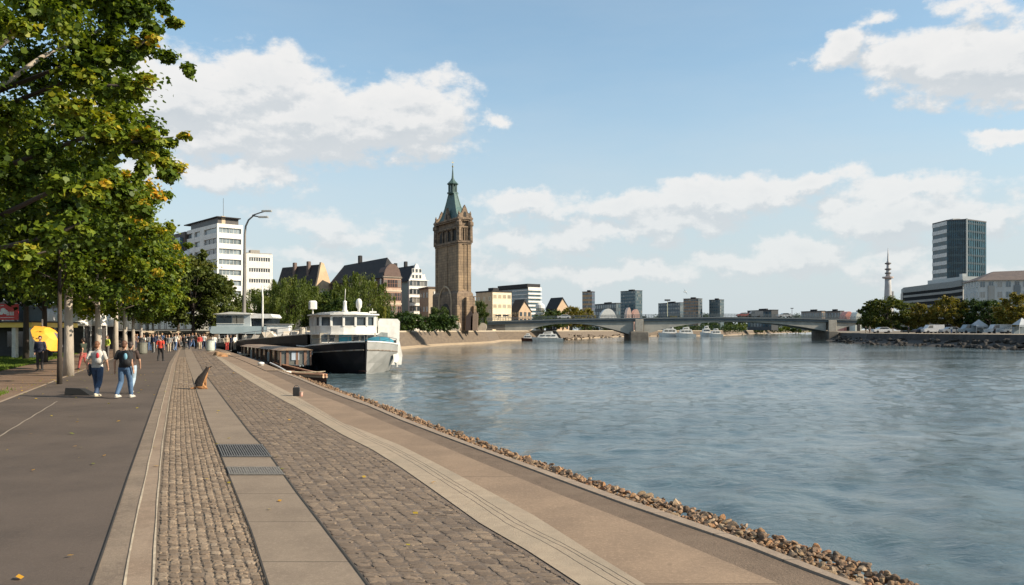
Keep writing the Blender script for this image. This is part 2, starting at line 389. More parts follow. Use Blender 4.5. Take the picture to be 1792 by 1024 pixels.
# base ground with river wall
m_earth = surf('earth', (.15,.125,.09), (.11,.09,.065), 2, bump=.5, bsc=20)
def edge_ground():
    ys = [-400,-60]+YS+[112]; vs=[]; fs=[]
    for y in ys:
        xi = bI(max(y,-14)) if y>-14 else bI(-14)+(-14-y)*.409
        xh = bH(max(y,-14)) if y>-14 else bH(-14)+(-14-y)*.409
        if y > 33: k = min(1,(y-33)/8); xh = xh*(1-k)+ (xi-.05)*k
        wid = 1.5 if y < 36 else max(.25, 1.5-(y-36)*.15)
        vs += [(-900,y,-.012),(xh+.01,y,-.012),(xi+.02,y,-.25),(xi+wid,y,-1.6)]
    for i in range(len(ys)-1):
        for k in range(3): a=i*4+k; fs.append((a,a+1,a+5,a+4))
    b = MB(); b.add(vs, fs); return b.obj('ground', m_earth)
struct(edge_ground())
# lawn
def grassmat():
    m, t, b = newmat('grass'); co = t.n('ShaderNodeTexCoord').outputs['Object']
    col = t.mix(t.maprange(t.noise(co, .7, 6, .7).outputs[0], .35, .65), (.10,.15,.018), (.055,.095,.014))
    col = t.mix(t.maprange(t.noise(co, 8, 4, .7).outputs[0], .4, .7, 0, .5), col, (.15,.17,.035))
    t.put(b.inputs['Base Color'], col); b.inputs['Roughness'].default_value = .9; b.inputs['Specular IOR Level'].default_value = .15
    t.put(b.inputs['Normal'], t.bump(t.noise(co, 30, 4, .7).outputs[0], .8, .06)); return m
m_grass = grassmat()
b = MB()
lp = [(-9.6-.409*38,38),(-9.6-.409*75,75),(-110,75),(-110,38)]
b.add([(x,y,.02) for x,y in lp], [(3,2,1,0)]); tag(b.obj('lawn', m_grass), kind='structure')
# grass blades
def blades(name, n, area, seed, hgt=(.05,.13), z=.02):
    rg = np.random.default_rng(seed); P = area(rg, n); n = len(P)
    ang = rg.uniform(0, 2*np.pi, n); h = rg.uniform(*hgt, n); wd = rg.uniform(.01,.03,n); 
    d = np.stack([np.cos(ang), np.sin(ang)],1)
    v = np.zeros((n,3,3)); v[:,0,:2] = P-d*wd[:,None]; v[:,1,:2] = P+d*wd[:,None]
    v[:,2,:2] = P+rg.normal(0,.03,(n,2)); v[:,0,2]=z; v[:,1,2]=z; v[:,2,2]=z+h
    return fastmesh(name, v.reshape(-1,3), 3, n)
def fastmesh(name, V, k, n, tint=None):
    me = bpy.data.meshes.new(name); me.vertices.add(len(V)); me.vertices.foreach_set('co', V.astype(np.float32).ravel())
    me.loops.add(n*k); me.loops.foreach_set('vertex_index', np.arange(n*k, dtype=np.int32))
    me.polygons.add(n); me.polygons.foreach_set('loop_start', np.arange(0, n*k, k, dtype=np.int32))
    if tint is not None:
        at = me.attributes.new('tint', 'FLOAT', 'FACE'); at.data.foreach_set('value', tint.astype(np.float32))
    me.update(calc_edges=True); return me
def lawn_area(rg, n):
    Y = rg.uniform(38, 70, n); s = -9.5-rg.uniform(0,1,n)**1.5*16
    return np.stack([s-.409*Y, Y],1)
me = blades('grass', 26000, lawn_area, 5); me.materials.append(m_grass)
go = bpy.data.objects.new('grass', me); COL.objects.link(go); tag(go, 'short green lawn grass between the cafe and brown paving', 'grass', kind='stuff')
def weed_area(rg, n):
    Y = 24+np.abs(rg.normal(0,1.3,n)); s = -5.9-np.abs(rg.normal(0,.5,n))-.05
    return np.stack([s-.409*Y, Y],1)
me = blades('weeds', 1200, weed_area, 6, (.04,.16), 0); me.materials.append(m_grass)
go = bpy.data.objects.new('weeds', me); COL.objects.link(go); tag(go, 'dry weeds at the left edge of the asphalt path', 'weeds', kind='stuff')
# ---- water
WAVE = .12
def watermat():
    m, t, b = newmat('river water'); pos = t.n('ShaderNodeNewGeometry').outputs['Position']
    p1 = t.v('MULTIPLY', pos, (.70,1,1))
    n1 = t.noise(p1, 1.9, 6, .62, .8).outputs[0]
    n2 = t.noise(t.v('MULTIPLY', pos, (.9,1,1)), 8.0, 5, .68, .6).outputs[0]
    n3 = t.noise(t.v('MULTIPLY', pos, (.35,1,1)), .22, 4, .55, .6).outputs[0]
    n4 = t.noise(t.v('MULTIPLY', pos, (.75,1,1)), .50, 5, .6, .6).outputs[0]
    patch = t.maprange(t.noise(t.v('MULTIPLY', pos, (.3,1,1)), .045, 5, .6, 1.0).outputs[0], .38, .60, .30, 1.15)
    sy = t.n('ShaderNodeSeparateXYZ'); t.put(sy.inputs[0], pos)
    calm = t.maprange(sy.outputs[1], 15, 220, 1.0, .34)
    h = t.m('ADD', t.m('MULTIPLY', n1, .12), t.m('ADD', t.m('MULTIPLY', n2, .030), t.m('MULTIPLY_ADD', n4, t.maprange(sy.outputs[1], 50, 95, .05, .50), t.m('MULTIPLY', n3, .10))))
    h = t.m('MULTIPLY', h, t.m('MULTIPLY', patch, calm))
    base = t.mix(t.maprange(n3, .35, .65), (.045,.078,.092), (.066,.098,.108))
    t.put(b.inputs['Base Color'], base); b.inputs['Roughness'].default_value = .06; b.inputs['IOR'].default_value = 1.33
    t.put(b.inputs['Normal'], t.bump(h, 1.0, .55)); return m
wx = np.arange(-28, 84.01, .16); wy = np.arange(3, 92.01, .16); GX, GY = np.meshgrid(wx, wy); GZ = np.zeros_like(GX)
rgw = np.random.default_rng(4)
for _ in range(90):
    lam = np.exp(rgw.uniform(np.log(.55), np.log(3.6))); th = rgw.normal(math.pi*.93, .75); kx, ky = np.cos(th)*2*np.pi/lam, np.sin(th)*2*np.pi/lam
    GZ += WAVE*lam/(2*np.pi)*math.sqrt(2/80)*(.75+.5*rgw.random())*np.sin(kx*GX+ky*GY+rgw.uniform(0,6.283))*(1 if lam<2 else .6)
gust = .80+.20*np.sin(GX*.11+1.3*np.sin(GY*.07))*np.sin(GY*.13+np.sin(GX*.05)*2)
edge = np.clip((GX+28)/3,0,1)*np.clip((84-GX)/8,0,1)*np.clip((GY-3)/1,0,1)*np.clip((92-GY)/45,0,1)
GZ = GZ*gust*edge-1.1
nx_, ny_ = len(wx), len(wy); V = np.stack([GX.ravel(), GY.ravel(), GZ.ravel()], 1)
o4 = [(-28,3),(96,3),(96,116),(-28,116)]; o4[1]=(wx[-1],3); o4[2]=(wx[-1],wy[-1]); o4[3]=(-28,wy[-1])
big = [(-1500,-400),(4000,-400),(4000,5000),(-1500,5000)]
V = np.concatenate([V, np.array([(x,y,-1.1) for x,y in o4+big])]); nb_ = nx_*ny_
ii = (np.arange(ny_-1)[:,None]*nx_+np.arange(nx_-1)[None,:]).ravel(); Q = np.stack([ii, ii+1, ii+1+nx_, ii+nx_], 1)
Q = np.concatenate([Q, np.array([(nb_+4+k, nb_+4+(k+1)%4, nb_+(k+1)%4, nb_+k) for k in range(4)])])
me = bpy.data.meshes.new('river_water'); me.vertices.add(len(V)); me.vertices.foreach_set('co', V.astype(np.float32).ravel())
me.loops.add(len(Q)*4); me.loops.foreach_set('vertex_index', Q.astype(np.int32).ravel()); me.polygons.add(len(Q)); me.polygons.foreach_set('loop_start', np.arange(0, len(Q)*4, 4, dtype=np.int32))
me.polygons.foreach_set('use_smooth', np.ones(len(Q), dtype=bool)); me.update(calc_edges=True); me.materials.append(watermat())
wo_ = bpy.data.objects.new('river_water', me); COL.objects.link(wo_); struct(wo_)

# ---- stone paving as real stones
def islandmat(name, stops, rough=.85, bsc=40, bump=.6, tilt=0):
    m, t, b = newmat(name); g = t.n('ShaderNodeNewGeometry'); co = t.n('ShaderNodeTexCoord').outputs['Object']
    col = t.ramp(g.outputs['Random Per Island'], stops)
    col = t.mix(t.maprange(t.noise(co, 1.1, 5, .6).outputs[0], .35, .65, 0, .35), col, (.15,.12,.09))
    col = t.mix(1.0, col, (.88,.82,.80), 'MULTIPLY')
    col = t.mix(t.maprange(t.noise(co, bsc, 5, .7).outputs[0], .35, .7, 0, .55), col, (.09,.075,.06))
    t.put(b.inputs['Base Color'], col); b.inputs['Roughness'].default_value = rough; b.inputs['Specular IOR Level'].default_value = .3
    t.put(b.inputs['Normal'], t.bump(t.noise(co, bsc*1.3, 4, .7).outputs[0], bump, .008)); return m
m_cob = islandmat('cobble stone', [(0,(.17,.13,.09)),(.3,(.25,.19,.13)),(.6,(.29,.225,.155)),(.85,(.33,.26,.18)),(1,(.40,.325,.235))])
m_pav = islandmat('paver stone', [(0,(.13,.10,.075)),(.3,(.18,.14,.102)),(.6,(.215,.168,.122)),(.85,(.25,.195,.14)),(1,(.31,.245,.17))])
def stones(name, fl, fr, y0, y1, sl, sw, gap, hgt, m, seed, crook=.15, dome=.012, z0=.0):
    rg = random.Random(seed); b = MB(); y = y0
    def P(u, y): return (fl(y)+u, y)
    rows = int(max(fr(y)-fl(y) for y in np.linspace(y0,y1,60))/sw)+2
    for r in range(rows):
        u0 = r*sw; y = y0+rg.random()*sl
        while y < y1:
            L = sl*rg.uniform(.7,1.35); wd = fr(y)-fl(y)
            if u0+sw*.35 < wd:
                uu1 = min(u0+sw, wd-.01)
                c = [(u0+gap, y+gap), (uu1-gap, y+gap), (uu1-gap, y+L-gap), (u0+gap, y+L-gap)]
                lean = (uu1-u0)*.409*0
                pts = []
                for k in range(4):
                    a = c[k]; d = c[(k+1)%4]
                    for t in (.14,.5,.86):
                        j = crook*min(sl,sw)
                        pts.append((a[0]+(d[0]-a[0])*t+rg.uniform(-j,j)*.35, a[1]+(d[1]-a[1])*t+rg.uniform(-j,j)*.35))
                pts = [P(u, yy) for u, yy in pts]
                cx = sum(p[0] for p in pts)/12; cy = sum(p[1] for p in pts)/12
                hz = hgt*rg.uniform(.55,1.15); tx = rg.uniform(-.06,.06); ty = rg.uniform(-.06,.06)
                vs = [(x,yy,z0) for x,yy in pts]
                for f, dz in ((.93,.75),(.70,1.0)):
                    vs += [(cx+(x-cx)*f, cy+(yy-cy)*f, z0+hz*dz+dome*(1-f)+((x-cx)*tx+(yy-cy)*ty)*f) for x,yy in pts]
                vs.append((cx+rg.uniform(-.01,.01),cy,z0+hz+dome*.6))
                fs = []
                for q in (0,12):
                    for k in range(12): j=(k+1)%12; fs.append((q+k,q+j,q+12+j,q+12+k))
                fs += [(24+k,24+(k+1)%12,36) for k in range(12)]
                b.add(vs, fs)
            y += L
    o = b.obj(name, m, smooth=False); return struct(o)
stones('cobblestones', lambda y: bL2(y)+.03, bB, 5.4, 30, .115, .098, .006, .013, m_cob, 3, crook=.42, dome=.008)
stones('cobblestones', lambda y: bL2(y)+.03, bB, 30, 62, .26, .20, .008, .010, m_cob, 13, crook=.3, dome=.006)
stones('stone_pavers', lambda y: bC(y)+.02, lambda y: bD(y)-.02, 5.2, 36, .115, .165, .005, .009, m_pav, 4, crook=.5, dome=.005)
stones('stone_pavers', lambda y: bC(y)+.02, lambda y: bD(y)-.02, 36, 80, .36, .4, .010, .010, m_pav, 14, crook=.3, dome=.004)
# ---- drain grates
def grate(label, p0, p1, full, wid):
    y0 = G(0,p0)[1]; y1 = G(0,p1)[1]; yc = (y0+y1)/2
    rt = empty('drain_grate', (bB(yc),yc,.017), 0, label, 'grate', 'iron grates set in the slab path')
    a = .012; L = (y0-y1)/2-.02; Wd = bC(yc)-bB(yc)
    ic = mat('cast iron' if full else 'worn iron', (.10,.10,.10) if full else (.22,.20,.17), .6, (.16,.15,.14) if full else (.15,.135,.12), 20, .4, metal=.2)
    sh = lambda y: bB(yc+y)-bB(yc)
    b = MB(); b.add([(sh(-L),-L,.0),(sh(-L)+Wd,-L,.0),(sh(L)+Wd,L,.0),(sh(L),L,.0)], [(0,1,2,3)]); b.obj('pit', mat('drain dark', (.012,.012,.012), .9), rt)
    b = MB(); n = 20 if full else 22
    for i in range(n):
        u = Wd*(i+.5)/n; wv = .25*(random.random()-.5)*.02
        vs = [(sh(-L)+u-wid,-L,.004),(sh(-L)+u+wid,-L,.004),(sh(L)+u+wid+wv,L,.004),(sh(L)+u-wid+wv,L,.004)]
        vs += [(x,y,.018) for x,y,_ in vs]
        b.add(vs, [(4,5,6,7),(0,1,5,4),(1,2,6,5),(2,3,7,6),(3,0,4,7)])
    b.obj('slats', ic, rt)
    for sgn in (-1,1):
        b = MB(); y = sgn*L; b.add([(sh(y),y-.02,.002),(sh(y)+Wd,y-.02,.002),(sh(y)+Wd,y+.02,.002),(sh(y),y+.02,.002),(sh(y),y-.02,.021),(sh(y)+Wd,y-.02,.021),(sh(y)+Wd,y+.02,.021),(sh(y),y+.02,.021)], [(4,5,6,7),(0,1,5,4),(1,2,6,5),(2,3,7,6),(3,0,4,7)]); b.obj('frame', ic, rt)
    return rt
grate('wide dark iron drain grate, the farther one in the granite slab path', 781, 802, True, .011)
grate('narrow worn iron drain grate, the nearer one in the granite slab path', 821, 834, False, .014)
# ---- rocks along the water
m_rock = islandmat('bank rock', [(0,(.07,.05,.035)),(.2,(.20,.125,.07)),(.45,(.33,.21,.115)),(.7,(.38,.27,.165)),(.88,(.34,.165,.075)),(1,(.48,.38,.27))], bsc=14, bump=.9)
def rockmesh(i):
    rg = random.Random(100+i); bm = bmesh.new(); bmesh.ops.create_icosphere(bm, subdivisions=2, radius=1)
    pl = [(Vector((rg.gauss(0,1),rg.gauss(0,1),rg.gauss(0,1))).normalized(), rg.uniform(.32,.72)) for _ in range(9)]
    sc = Vector((rg.uniform(.8,1.3), rg.uniform(.7,1.1), rg.uniform(.5,.8)))
    for v in bm.verts:
        for n, d in pl:
            k = v.co.dot(n)
            if k > d: v.co -= n*(k-d)
        v.co *= 1.25; v.co += Vector((rg.gauss(0,.015),rg.gauss(0,.015),rg.gauss(0,.015))); v.co = Vector((v.co.x*sc.x, v.co.y*sc.y, v.co.z*sc.z))
    me = bpy.data.meshes.new('bank_rock'); bm.to_mesh(me); bm.free(); 
    me.materials.append(mat('bank rock %d' % (i%6), [(.30,.17,.08),(.35,.23,.125),(.29,.13,.05),(.17,.105,.06),(.40,.29,.18),(.07,.05,.035)][i%6], .85, [(.22,.13,.065),(.28,.20,.12),(.36,.22,.11),(.10,.07,.05),(.30,.22,.15),(.20,.14,.09)][i%6], 1.6, .8, 6)); return me
rocks = [rockmesh(i) for i in range(18)]
rg = random.Random(11)
def rockpos(Y):
    a = bH(Y); b_ = bI(Y); u = rg.random(); w_ = (b_-a)
    ext = .75*min(1, max(.2,(44-Y)/20))
    x = a+.06+(w_+ext)*u - .05
    z = -.03 if x < b_ else -.03-(x-b_)*1.0
    if x < b_: z = -.045+ .055*(x-a)/max(.1,w_)
    return x, z
lst = []
y = 5.6
while y < 42:
    for _ in range(7):
        x, z = rockpos(y); lst.append((x, y+rg.uniform(-.1,.1), z, rg.uniform(.022,.052)*(1 if rg.random()<.88 else 1.5)))
    y += .052 if y < 12 else .065*(y/12)
lst = [q for q in lst if q[2] > -.6]
near = sorted(lst, key=lambda q: -(q[3]/q[1])*(1 if q[2]>-.3 else .3))[:300]
ids = set(id(q) for q in near)
for q in near:
    o = bpy.data.objects.new('bank_rock', rocks[rg.randrange(18)]); COL.objects.link(o); o.location = q[:3]
    o.rotation_euler = (rg.uniform(-.5,.5), rg.uniform(-.5,.5), rg.uniform(0,6.3)); o.scale = (q[3],)*3
    tag(o, 'brown angular rock lying in the rock edging beside the river', 'rock', 'rocks edging the river bank')
b = MB()
def addrock(x, y, z, s):
    me = rocks[rg.randrange(18)]; rot = Matrix.Rotation(rg.uniform(0,6.3),3,'Z') @ Matrix.Rotation(rg.uniform(-.6,.6),3,'X')
    o = len(b.v); vv = [rot @ v.co*s+Vector((x,y,z)) for v in me.vertices]
    b.add(vv, [tuple(p.vertices) for p in me.polygons])
for q in lst:
    if id(q) not in ids: addrock(*q)
y = 5.3
while y < 42:
    for _ in range(12):
        x, z = rockpos(y); addrock(x, y+rg.uniform(-.1,.1), z-.012, rg.uniform(.018,.042))
    y += .036 if y < 10 else .05*(y/10)
o = b.obj('riprap', m_rock); tag(o, 'small brown rubble packed between the larger bank rocks', 'rubble', kind='stuff')
# ---- far banks
def offs(P, d):
    out = []
    for i, p in enumerate(P):
        a = Vector(P[max(i-1,0)]); c = Vector(P[min(i+1,len(P)-1)]); t = (c-a).normalized(); out.append((p[0]-t.y*d, p[1]+t.x*d))
    return out
def wl(px, Y): return (X(px, Y), Y)
LB = [(-46,100),(-30,112),wl(700,131),wl(780,166),wl(870,203),wl(885,236),wl(987,256),wl(1050,330),wl(1103,405),wl(1185,428),wl(1262,446),wl(1321,700),wl(1400,1150),(900,2200),(2200,4800)]
def bankstrips(P, prof, sgn, mats, names):
    lines = [offs(P, sgn*d) for d, z in prof]
    for k in range(len(prof)-1):
        b = MB(); n = len(P)
        vs = [(x,y,prof[k][1]) for x,y in lines[k]]+[(x,y,prof[k+1][1]) for x,y in lines[k+1]]
        fs = [(i,i+1,n+i+1,n+i) if sgn<0 else (i+1,i,n+i,n+i+1) for i in range(n-1)]
        b.add(vs, fs); struct(b.obj(names[k], mats[k]))
m_sand = mat('bank sand', (.38,.29,.19), .95, (.28,.21,.14), .6, .5)
m_emb = mat('embankment stone', (.13,.098,.068), .9, (.09,.068,.05), .8, .6, stretch=(1,1,3))
m_cope = mat('coping stone', (.40,.33,.24), .9, (.30,.25,.18), 2, .3)
m_top = mat('quay ground', (.22,.18,.13), .95, (.16,.13,.10), .5, .3)
bankstrips(LB, [(-.3,-1.3),(1.8,-.72),(3.3,1.75),(3.5,2.0),(5.6,2.02)], 1, [m_sand,m_emb,m_cope,m_cope], ['bank_beach','bank_embankment','bank_coping','bank_coping'])
b = MB(); q = offs(LB, 5.55); vs = [(x,y,1.99) for x,y in q]+[(x-(600 if i<13 else 4000),y+ (0 if i>0 else 0),2.0) for i,(x,y) in enumerate(q)]
n = len(q); b.add(vs, [(i+1,i,n+i,n+i+1) for i in range(n-1)]); struct(b.obj('quay_ground', m_top))
b = MB(); b.add([(-700,108,-.02),(-44,98,-.02),(-48,108.5,2.01),(-700,120,2.01)], [(0,1,2,3)]); struct(b.obj('ramp_ground', m_pave))
# right bank
RB = [(60,-120),wl(2100,92),wl(1792,126),wl(1644,151),wl(1480,190),wl(1434,262),wl(1425,400),wl(1430,800),wl(1450,1400),(3500,4800)]
m_rrock = mat('right bank rubble', (.060,.052,.044), .95, (.028,.025,.022), .8, 1.0, 2.5)
m_rwall = mat('dark quay wall', (.060,.054,.050), .9, (.032,.03,.028), .7, .5, 3, stretch=(1,1,.3))
bankstrips(RB, [(-.3,-1.4),(2.2,-.45),(4.6,.05),(4.9,1.35),(5.3,1.40)], -1, [m_rrock,m_rrock,m_rwall,m_cope], ['right_bank_rubble','right_bank_rubble','right_bank_wall','right_bank_coping'])
b = MB(); q = offs(RB, -5.25); vs = [(x,y,1.38) for x,y in q]+[(x+(700 if i<8 else 4000),y,1.38) for i,(x,y) in enumerate(q)]; n = len(q)
b.add(vs, [(i,i+1,n+i+1,n+i) for i in range(n-1)]); struct(b.obj('right_bank_ground', m_top))
b = MB()
rg = random.Random(5)
for i in range(260):
    k = rg.uniform(1.0,4.6); i0 = int(k); t = k-i0; p = Vector(RB[i0]).lerp(Vector(RB[i0+1]), t); d = rg.uniform(-.3,4)
    tt = (Vector(RB[i0+1])-Vector(RB[i0])).normalized()
    addrock(p.x+tt.y*d, p.y-tt.x*d, -1.15+.36*d, rg.uniform(.2,.7))
o = b.obj('right_bank_rocks', m_rrock); tag(o, 'dark rubble heaped at the foot of the right bank wall', 'rubble', kind='stuff')
b = MB()
for i in range(150):
    k = rg.uniform(5.5,9.5); i0 = int(k); t = k-i0; p = Vector(LB[i0]).lerp(Vector(LB[i0+1]), t); tt = (Vector(LB[i0+1])-Vector(LB[i0])).normalized(); d = rg.uniform(0,3)
    addrock(p.x-tt.y*d, p.y+tt.x*d, -1.1+.6*d, rg.uniform(.2,.6))
o = b.obj('far_bank_rocks', m_emb); tag(o, 'brown rocks scattered along the bank seen beneath the bridge', 'rubble', kind='stuff')
# ================================================================== BRIDGE
m_bc = mat('bridge concrete', (.33,.315,.28), .85, (.24,.235,.21), .4, .3, 3)
m_bd = mat('bridge steel blue', (.045,.062,.075), .6, (.075,.095,.105), .5)
m_bp = mat('bridge pier stone', (.15,.135,.115), .9, (.09,.08,.07), .6, .4)
YB = 248
def zb(px):      # deck top
    return Z(np.interp(px, [700,850,1000,1120,1250,1400,1530,1700], [564,562,557.5,556,554.5,556,560,564]), YB)
br = empty('arch_bridge', (X(1120,YB), YB, -1.1), 0, 'long low bridge with two shallow concrete arches across the river', 'bridge'); ox, oz = X(1120,YB), -1.1
def BX(px): return X(px,YB)-ox
pxs = list(range(835, 1601, 15))
prof = [(BX(p), zb(p)-oz) for p in pxs]+[(BX(p), zb(p)-oz-1.15) for p in reversed(pxs)]
b = MB(); b.profile(prof, -.3, 11.3); b.obj('deck', m_bd, br)
b = MB(); b.profile([(BX(p), zb(p)-oz-.18) for p in pxs]+[(BX(p), zb(p)-oz-.42) for p in reversed(pxs)], -.55, -.3); b.obj('cornice', mat('bridge trim', (.13,.15,.16), .7, (.09,.1,.11), 1), br)
def arch(pa, pb, ya, yb, yc):
    n = 26; top = []; bot = []
    for i in range(n+1):
        p = pa+(pb-pa)*i/n; t = i/n*2-1
        ye = ya+(yb-ya)*i/n
        yy = ye-(ye-yc)*(1-abs(t)**2.2)
        top.append((BX(p), zb(p)-oz-1.16)); bot.append((BX(p), min(Z(yy,YB)-oz, zb(p)-oz-1.3)))
    for y0, y1 in ((0,1.2),(9.8,11.0)):
        pass
    b = MB(); b.profile(top+bot[::-1], .1, 10.9); b.obj('arch', m_bc, br)
arch(884,1109,601,588,566.3); arch(1127,1446,586,580,563.3)
arch(1464,1600,578,578,566.5)
b = MB(); b.profile([(BX(835),zb(835)-oz-1.16),(BX(884),zb(884)-oz-1.16),(BX(884),0),(BX(872),0),(BX(868),3.4),(BX(835),3.9)], .1, 10.9); b.obj('abutment', m_bp, br)
for pc, lbl in ((1118,1),(1455,2)):
    w2 = 2.9 if lbl==1 else 1.6
    b = MB(); x = BX(pc); b.cbox(x-w2,x+w2,-1.6,12.6,-1.2,Z(580 if lbl==1 else 579,YB)-oz-.05,.25); p = b.obj('pier', m_bp, br)
    b = MB(); b.cbox(x-1.25,x+1.25,-.95,-.31,Z(580,YB)-oz,zb(pc)-oz-.5,.08); b.obj('pilaster', mat('pilaster stone',(.33,.31,.27),.85,(.25,.23,.2),1), p)
for s in (-.2, 11.1):
    b = MB()
    for p0, p1 in zip(pxs[:-1], pxs[1:]):
        for dz in (.95,.5):
            b.tube([(BX(p0),s,zb(p0)-oz+dz),(BX(p1),s,zb(p1)-oz+dz)], .045, 4)
    for p in range(835,1600,5): b.box(BX(p)-.03,BX(p)+.03,s-.03,s+.03,zb(p)-oz-.05,zb(p)-oz+1.0)
    b.obj('railing', m_bd, br)
# ================================================================== BUILDING HELPERS
def windowmesh(ww, wh, mp, mf, fr=.09, mull=1, out=.06, bars=0):
    b = MB()
    b.add([(-ww/2,-out*.35,0),(ww/2,-out*.35,0),(ww/2,-out*.35,wh),(-ww/2,-out*.35,wh)], [(0,1,2,3)], 0)
    for x0,x1,z0,z1 in ((-ww/2-fr,-ww/2,-fr,wh+fr),(ww/2,ww/2+fr,-fr,wh+fr),(-ww/2,ww/2,-fr,0),(-ww/2,ww/2,wh,wh+fr)): b.box(x0,x1,-out,.01,z0,z1,1)
    for i in range(1, mull+1):
        x = -ww/2+ww*i/(mull+1); b.box(x-.035,x+.035,-out*.8,0,0,wh,1)
    for i in range(1, bars+1):
        z = wh*i/(bars+1); b.box(-ww/2,ww/2,-out*.7,0,z-.03,z+.03,1)
    return b.mesh('window', [mp, mf])
def foot(pL, pC, pR, Yc, th):
    Xc = X(pC,Yc); kR = (pR-CX)/F; kL = (pL-CX)/F; c, s = math.cos(R(th)), math.sin(R(th))
    return (kR*Yc-Xc)/(c-kR*s), (Xc-kL*Yc)/(s+kL*c)
def wins(root, face, L, z0, z1, nx, nz, ww, wh, mp, mf, name='window', x0=0, mull=1, bars=0, zoff=.35, skip=None, dy=0):
    me = windowmesh(ww, wh, mp, mf, mull=mull, bars=bars); k = 0
    for j in range(nz):
        for i in range(nx):
            if skip and skip(i,j): continue
            x = x0+(L-x0)*(i+.5)/nx; z = z0+(z1-z0)*(j+zoff)/nz
            if face == 'front': child(name, me, root, (x,-.01-dy,z))
            else: child(name, me, root, (-.01-dy,x,z), -math.pi/2)
g_dark = glass('window glass', (.02,.028,.035)); g_blue = glass('blue glass', (.035,.065,.085)); g_pale = glass('pale window glass', (.10,.12,.13))
w_white = mat('white render', (.66,.64,.60), .7, (.57,.555,.52), .5)
w_frame = mat('window frame white', (.6,.59,.56), .6); w_dframe = mat('window frame dark', (.05,.05,.055), .5)
r_dark = mat('dark slate roof', (.011,.011,.014), .8, (.018,.017,.019), .6, .3, 3)
# ---- white office block with penthouse
def office():
    Yc = 250; th = 42; Lr, Ll = foot(327,380,425,Yc,th); z0 = 2; H = Z(394,Yc)-z0
    rt = empty('office_block', (X(380,Yc),Yc,z0), R(th), 'tall white office block with ribbon windows and dark penthouse', 'office building')
    b = MB(); b.box(.5,Lr-.5,.5,Ll-.5,0,H-.3); b.obj('core', g_pale, rt)
    nf = 10; fh = H/nf
    b = MB()
    for j in range(nf+1):
        zb_ = j*fh-fh*.18; zt = zb_+fh*.50 if j<nf else H+.6
        b.box(0,Lr,0,.5,max(zb_,0),zt)
        b.box(0,.5,.5,Ll,max(zb_,0),zt-.02); b.box(Lr-.5,Lr,.5,Ll,max(zb_,0),zt-.02); b.box(.5,Lr-.5,Ll-.5,Ll,max(zb_,0),zt-.04)
    b.box(.0,.55,-.04,.55,0,H+.62); b.box(Lr-.55,Lr,-.04,.5,0,H+.62); b.box(-.03,.45,Ll*.42,Ll*.55,0,H); b.box(-.03,.45,Ll*.74,Ll*.8,0,H)
    b.obj('wall', w_white, rt)
    for j in range(nf):
        for i in range(6):
            x0 = .6+(Lr-1.2)*i/6; me = None
            bb = MB(); bb.box(-.05,.05,-.1,.0,0,fh*.5); 
            if j==0 and i==0: mull = bb.mesh('mullion', w_frame)
            child('mullion', mull, rt, (x0,.5,j*fh+fh*.33))
    wins(rt,'side',Ll*.42,0,H-fh,3,8,2.6,1.9,g_dark,w_frame,dy=-.42)
    b = MB(); b.box(1.0,Lr-.6,2,Ll-1,H+.62,H+2.7); b.obj('penthouse', mat('penthouse cladding',(.03,.028,.03),.5,(.06,.05,.045),.8), rt)
    b = MB(); b.box(.4,Lr-.2,1,Ll+4,H+2.7,H+3.0); b.obj('roof', r_dark, rt)
    b = MB(); b.box(2.2,3.4,1.9,2.6,H+.6,H+3.3); b.obj('chimney', mat('stair tan',(.5,.4,.28),.8), rt)
    b = MB(); b.tube([(4,5,H+3),(4,5,H+9.5)],.07,5); b.obj('antenna', w_dframe, rt)
    # wing at the far left: curved white stair shaft and dark brown block
    b = MB(); b.box(-.6,Lr,Ll+.02,Ll+24,0,H+.3); b.obj('wing', mat('brown cladding',(.085,.062,.052),.7,(.06,.045,.04),.5), rt)
    b = MB(); b.lathe([(2.0,0),(2.0,H-9),(1.7,H-7),(.4,H-6.2)], (-.4,Ll-1.5), 16); b.obj('stair_shaft', w_white, rt, True)
    b = MB(); b.box(-1.6,-.1,Ll+2,Ll+6.5,H-14,H-1.5); b.obj('glass_bay', g_blue, rt)
    b = MB(); b.box(-2.6,1.4,Ll+6,Ll+13,0,H-11); b.box(-2.9,1.4,Ll+5.8,Ll+13.2,H-11,H-10.5); b.obj('low_wing', w_white, rt)
office()
def office2():
    Yc = 262; th = 24; Lr, Ll = foot(424,431,477,Yc,30); z0 = 2; H = Z(446,Yc)-z0
    rt = empty('office_block', (X(431,Yc),Yc,z0), R(30), 'lower white office block right of the street lamp', 'office building')
    b = MB(); b.box(.3,Lr-.3,.3,13,0,H-.2); b.obj('core', g_dark, rt)
    b = MB(); nf=7; fh=H/nf
    for j in range(nf+1):
        za = max(0,j*fh-fh*.2); zt = j*fh+fh*.45 if j<nf else H+.5; b.box(0,Lr,0,.3,za,zt); b.box(0,.3,.3,13,za,zt-.02); b.box(Lr-.3,Lr,.3,13,za,zt-.02)
    b.box(0,.9,-.03,.3,0,H+.5); b.box(Lr-.9,Lr,-.03,.3,0,H+.5); b.obj('wall', w_white, rt)
    bb = MB(); bb.box(-.12,.12,-.15,.0,0,fh*.5); me = bb.mesh('mullion', w_frame)
    for j in range(nf):
        for i in range(1,11): child('mullion', me, rt, (Lr*i/11,.3,j*fh+fh*.33))
    b = MB(); b.box(.2,Lr-.2,.4,12.8,H+.5,H+.8); b.box(2,5,3,6,H+.8,H+2); b.obj('roof', mat('flat roof gravel',(.3,.28,.25),.9), rt)
office2()
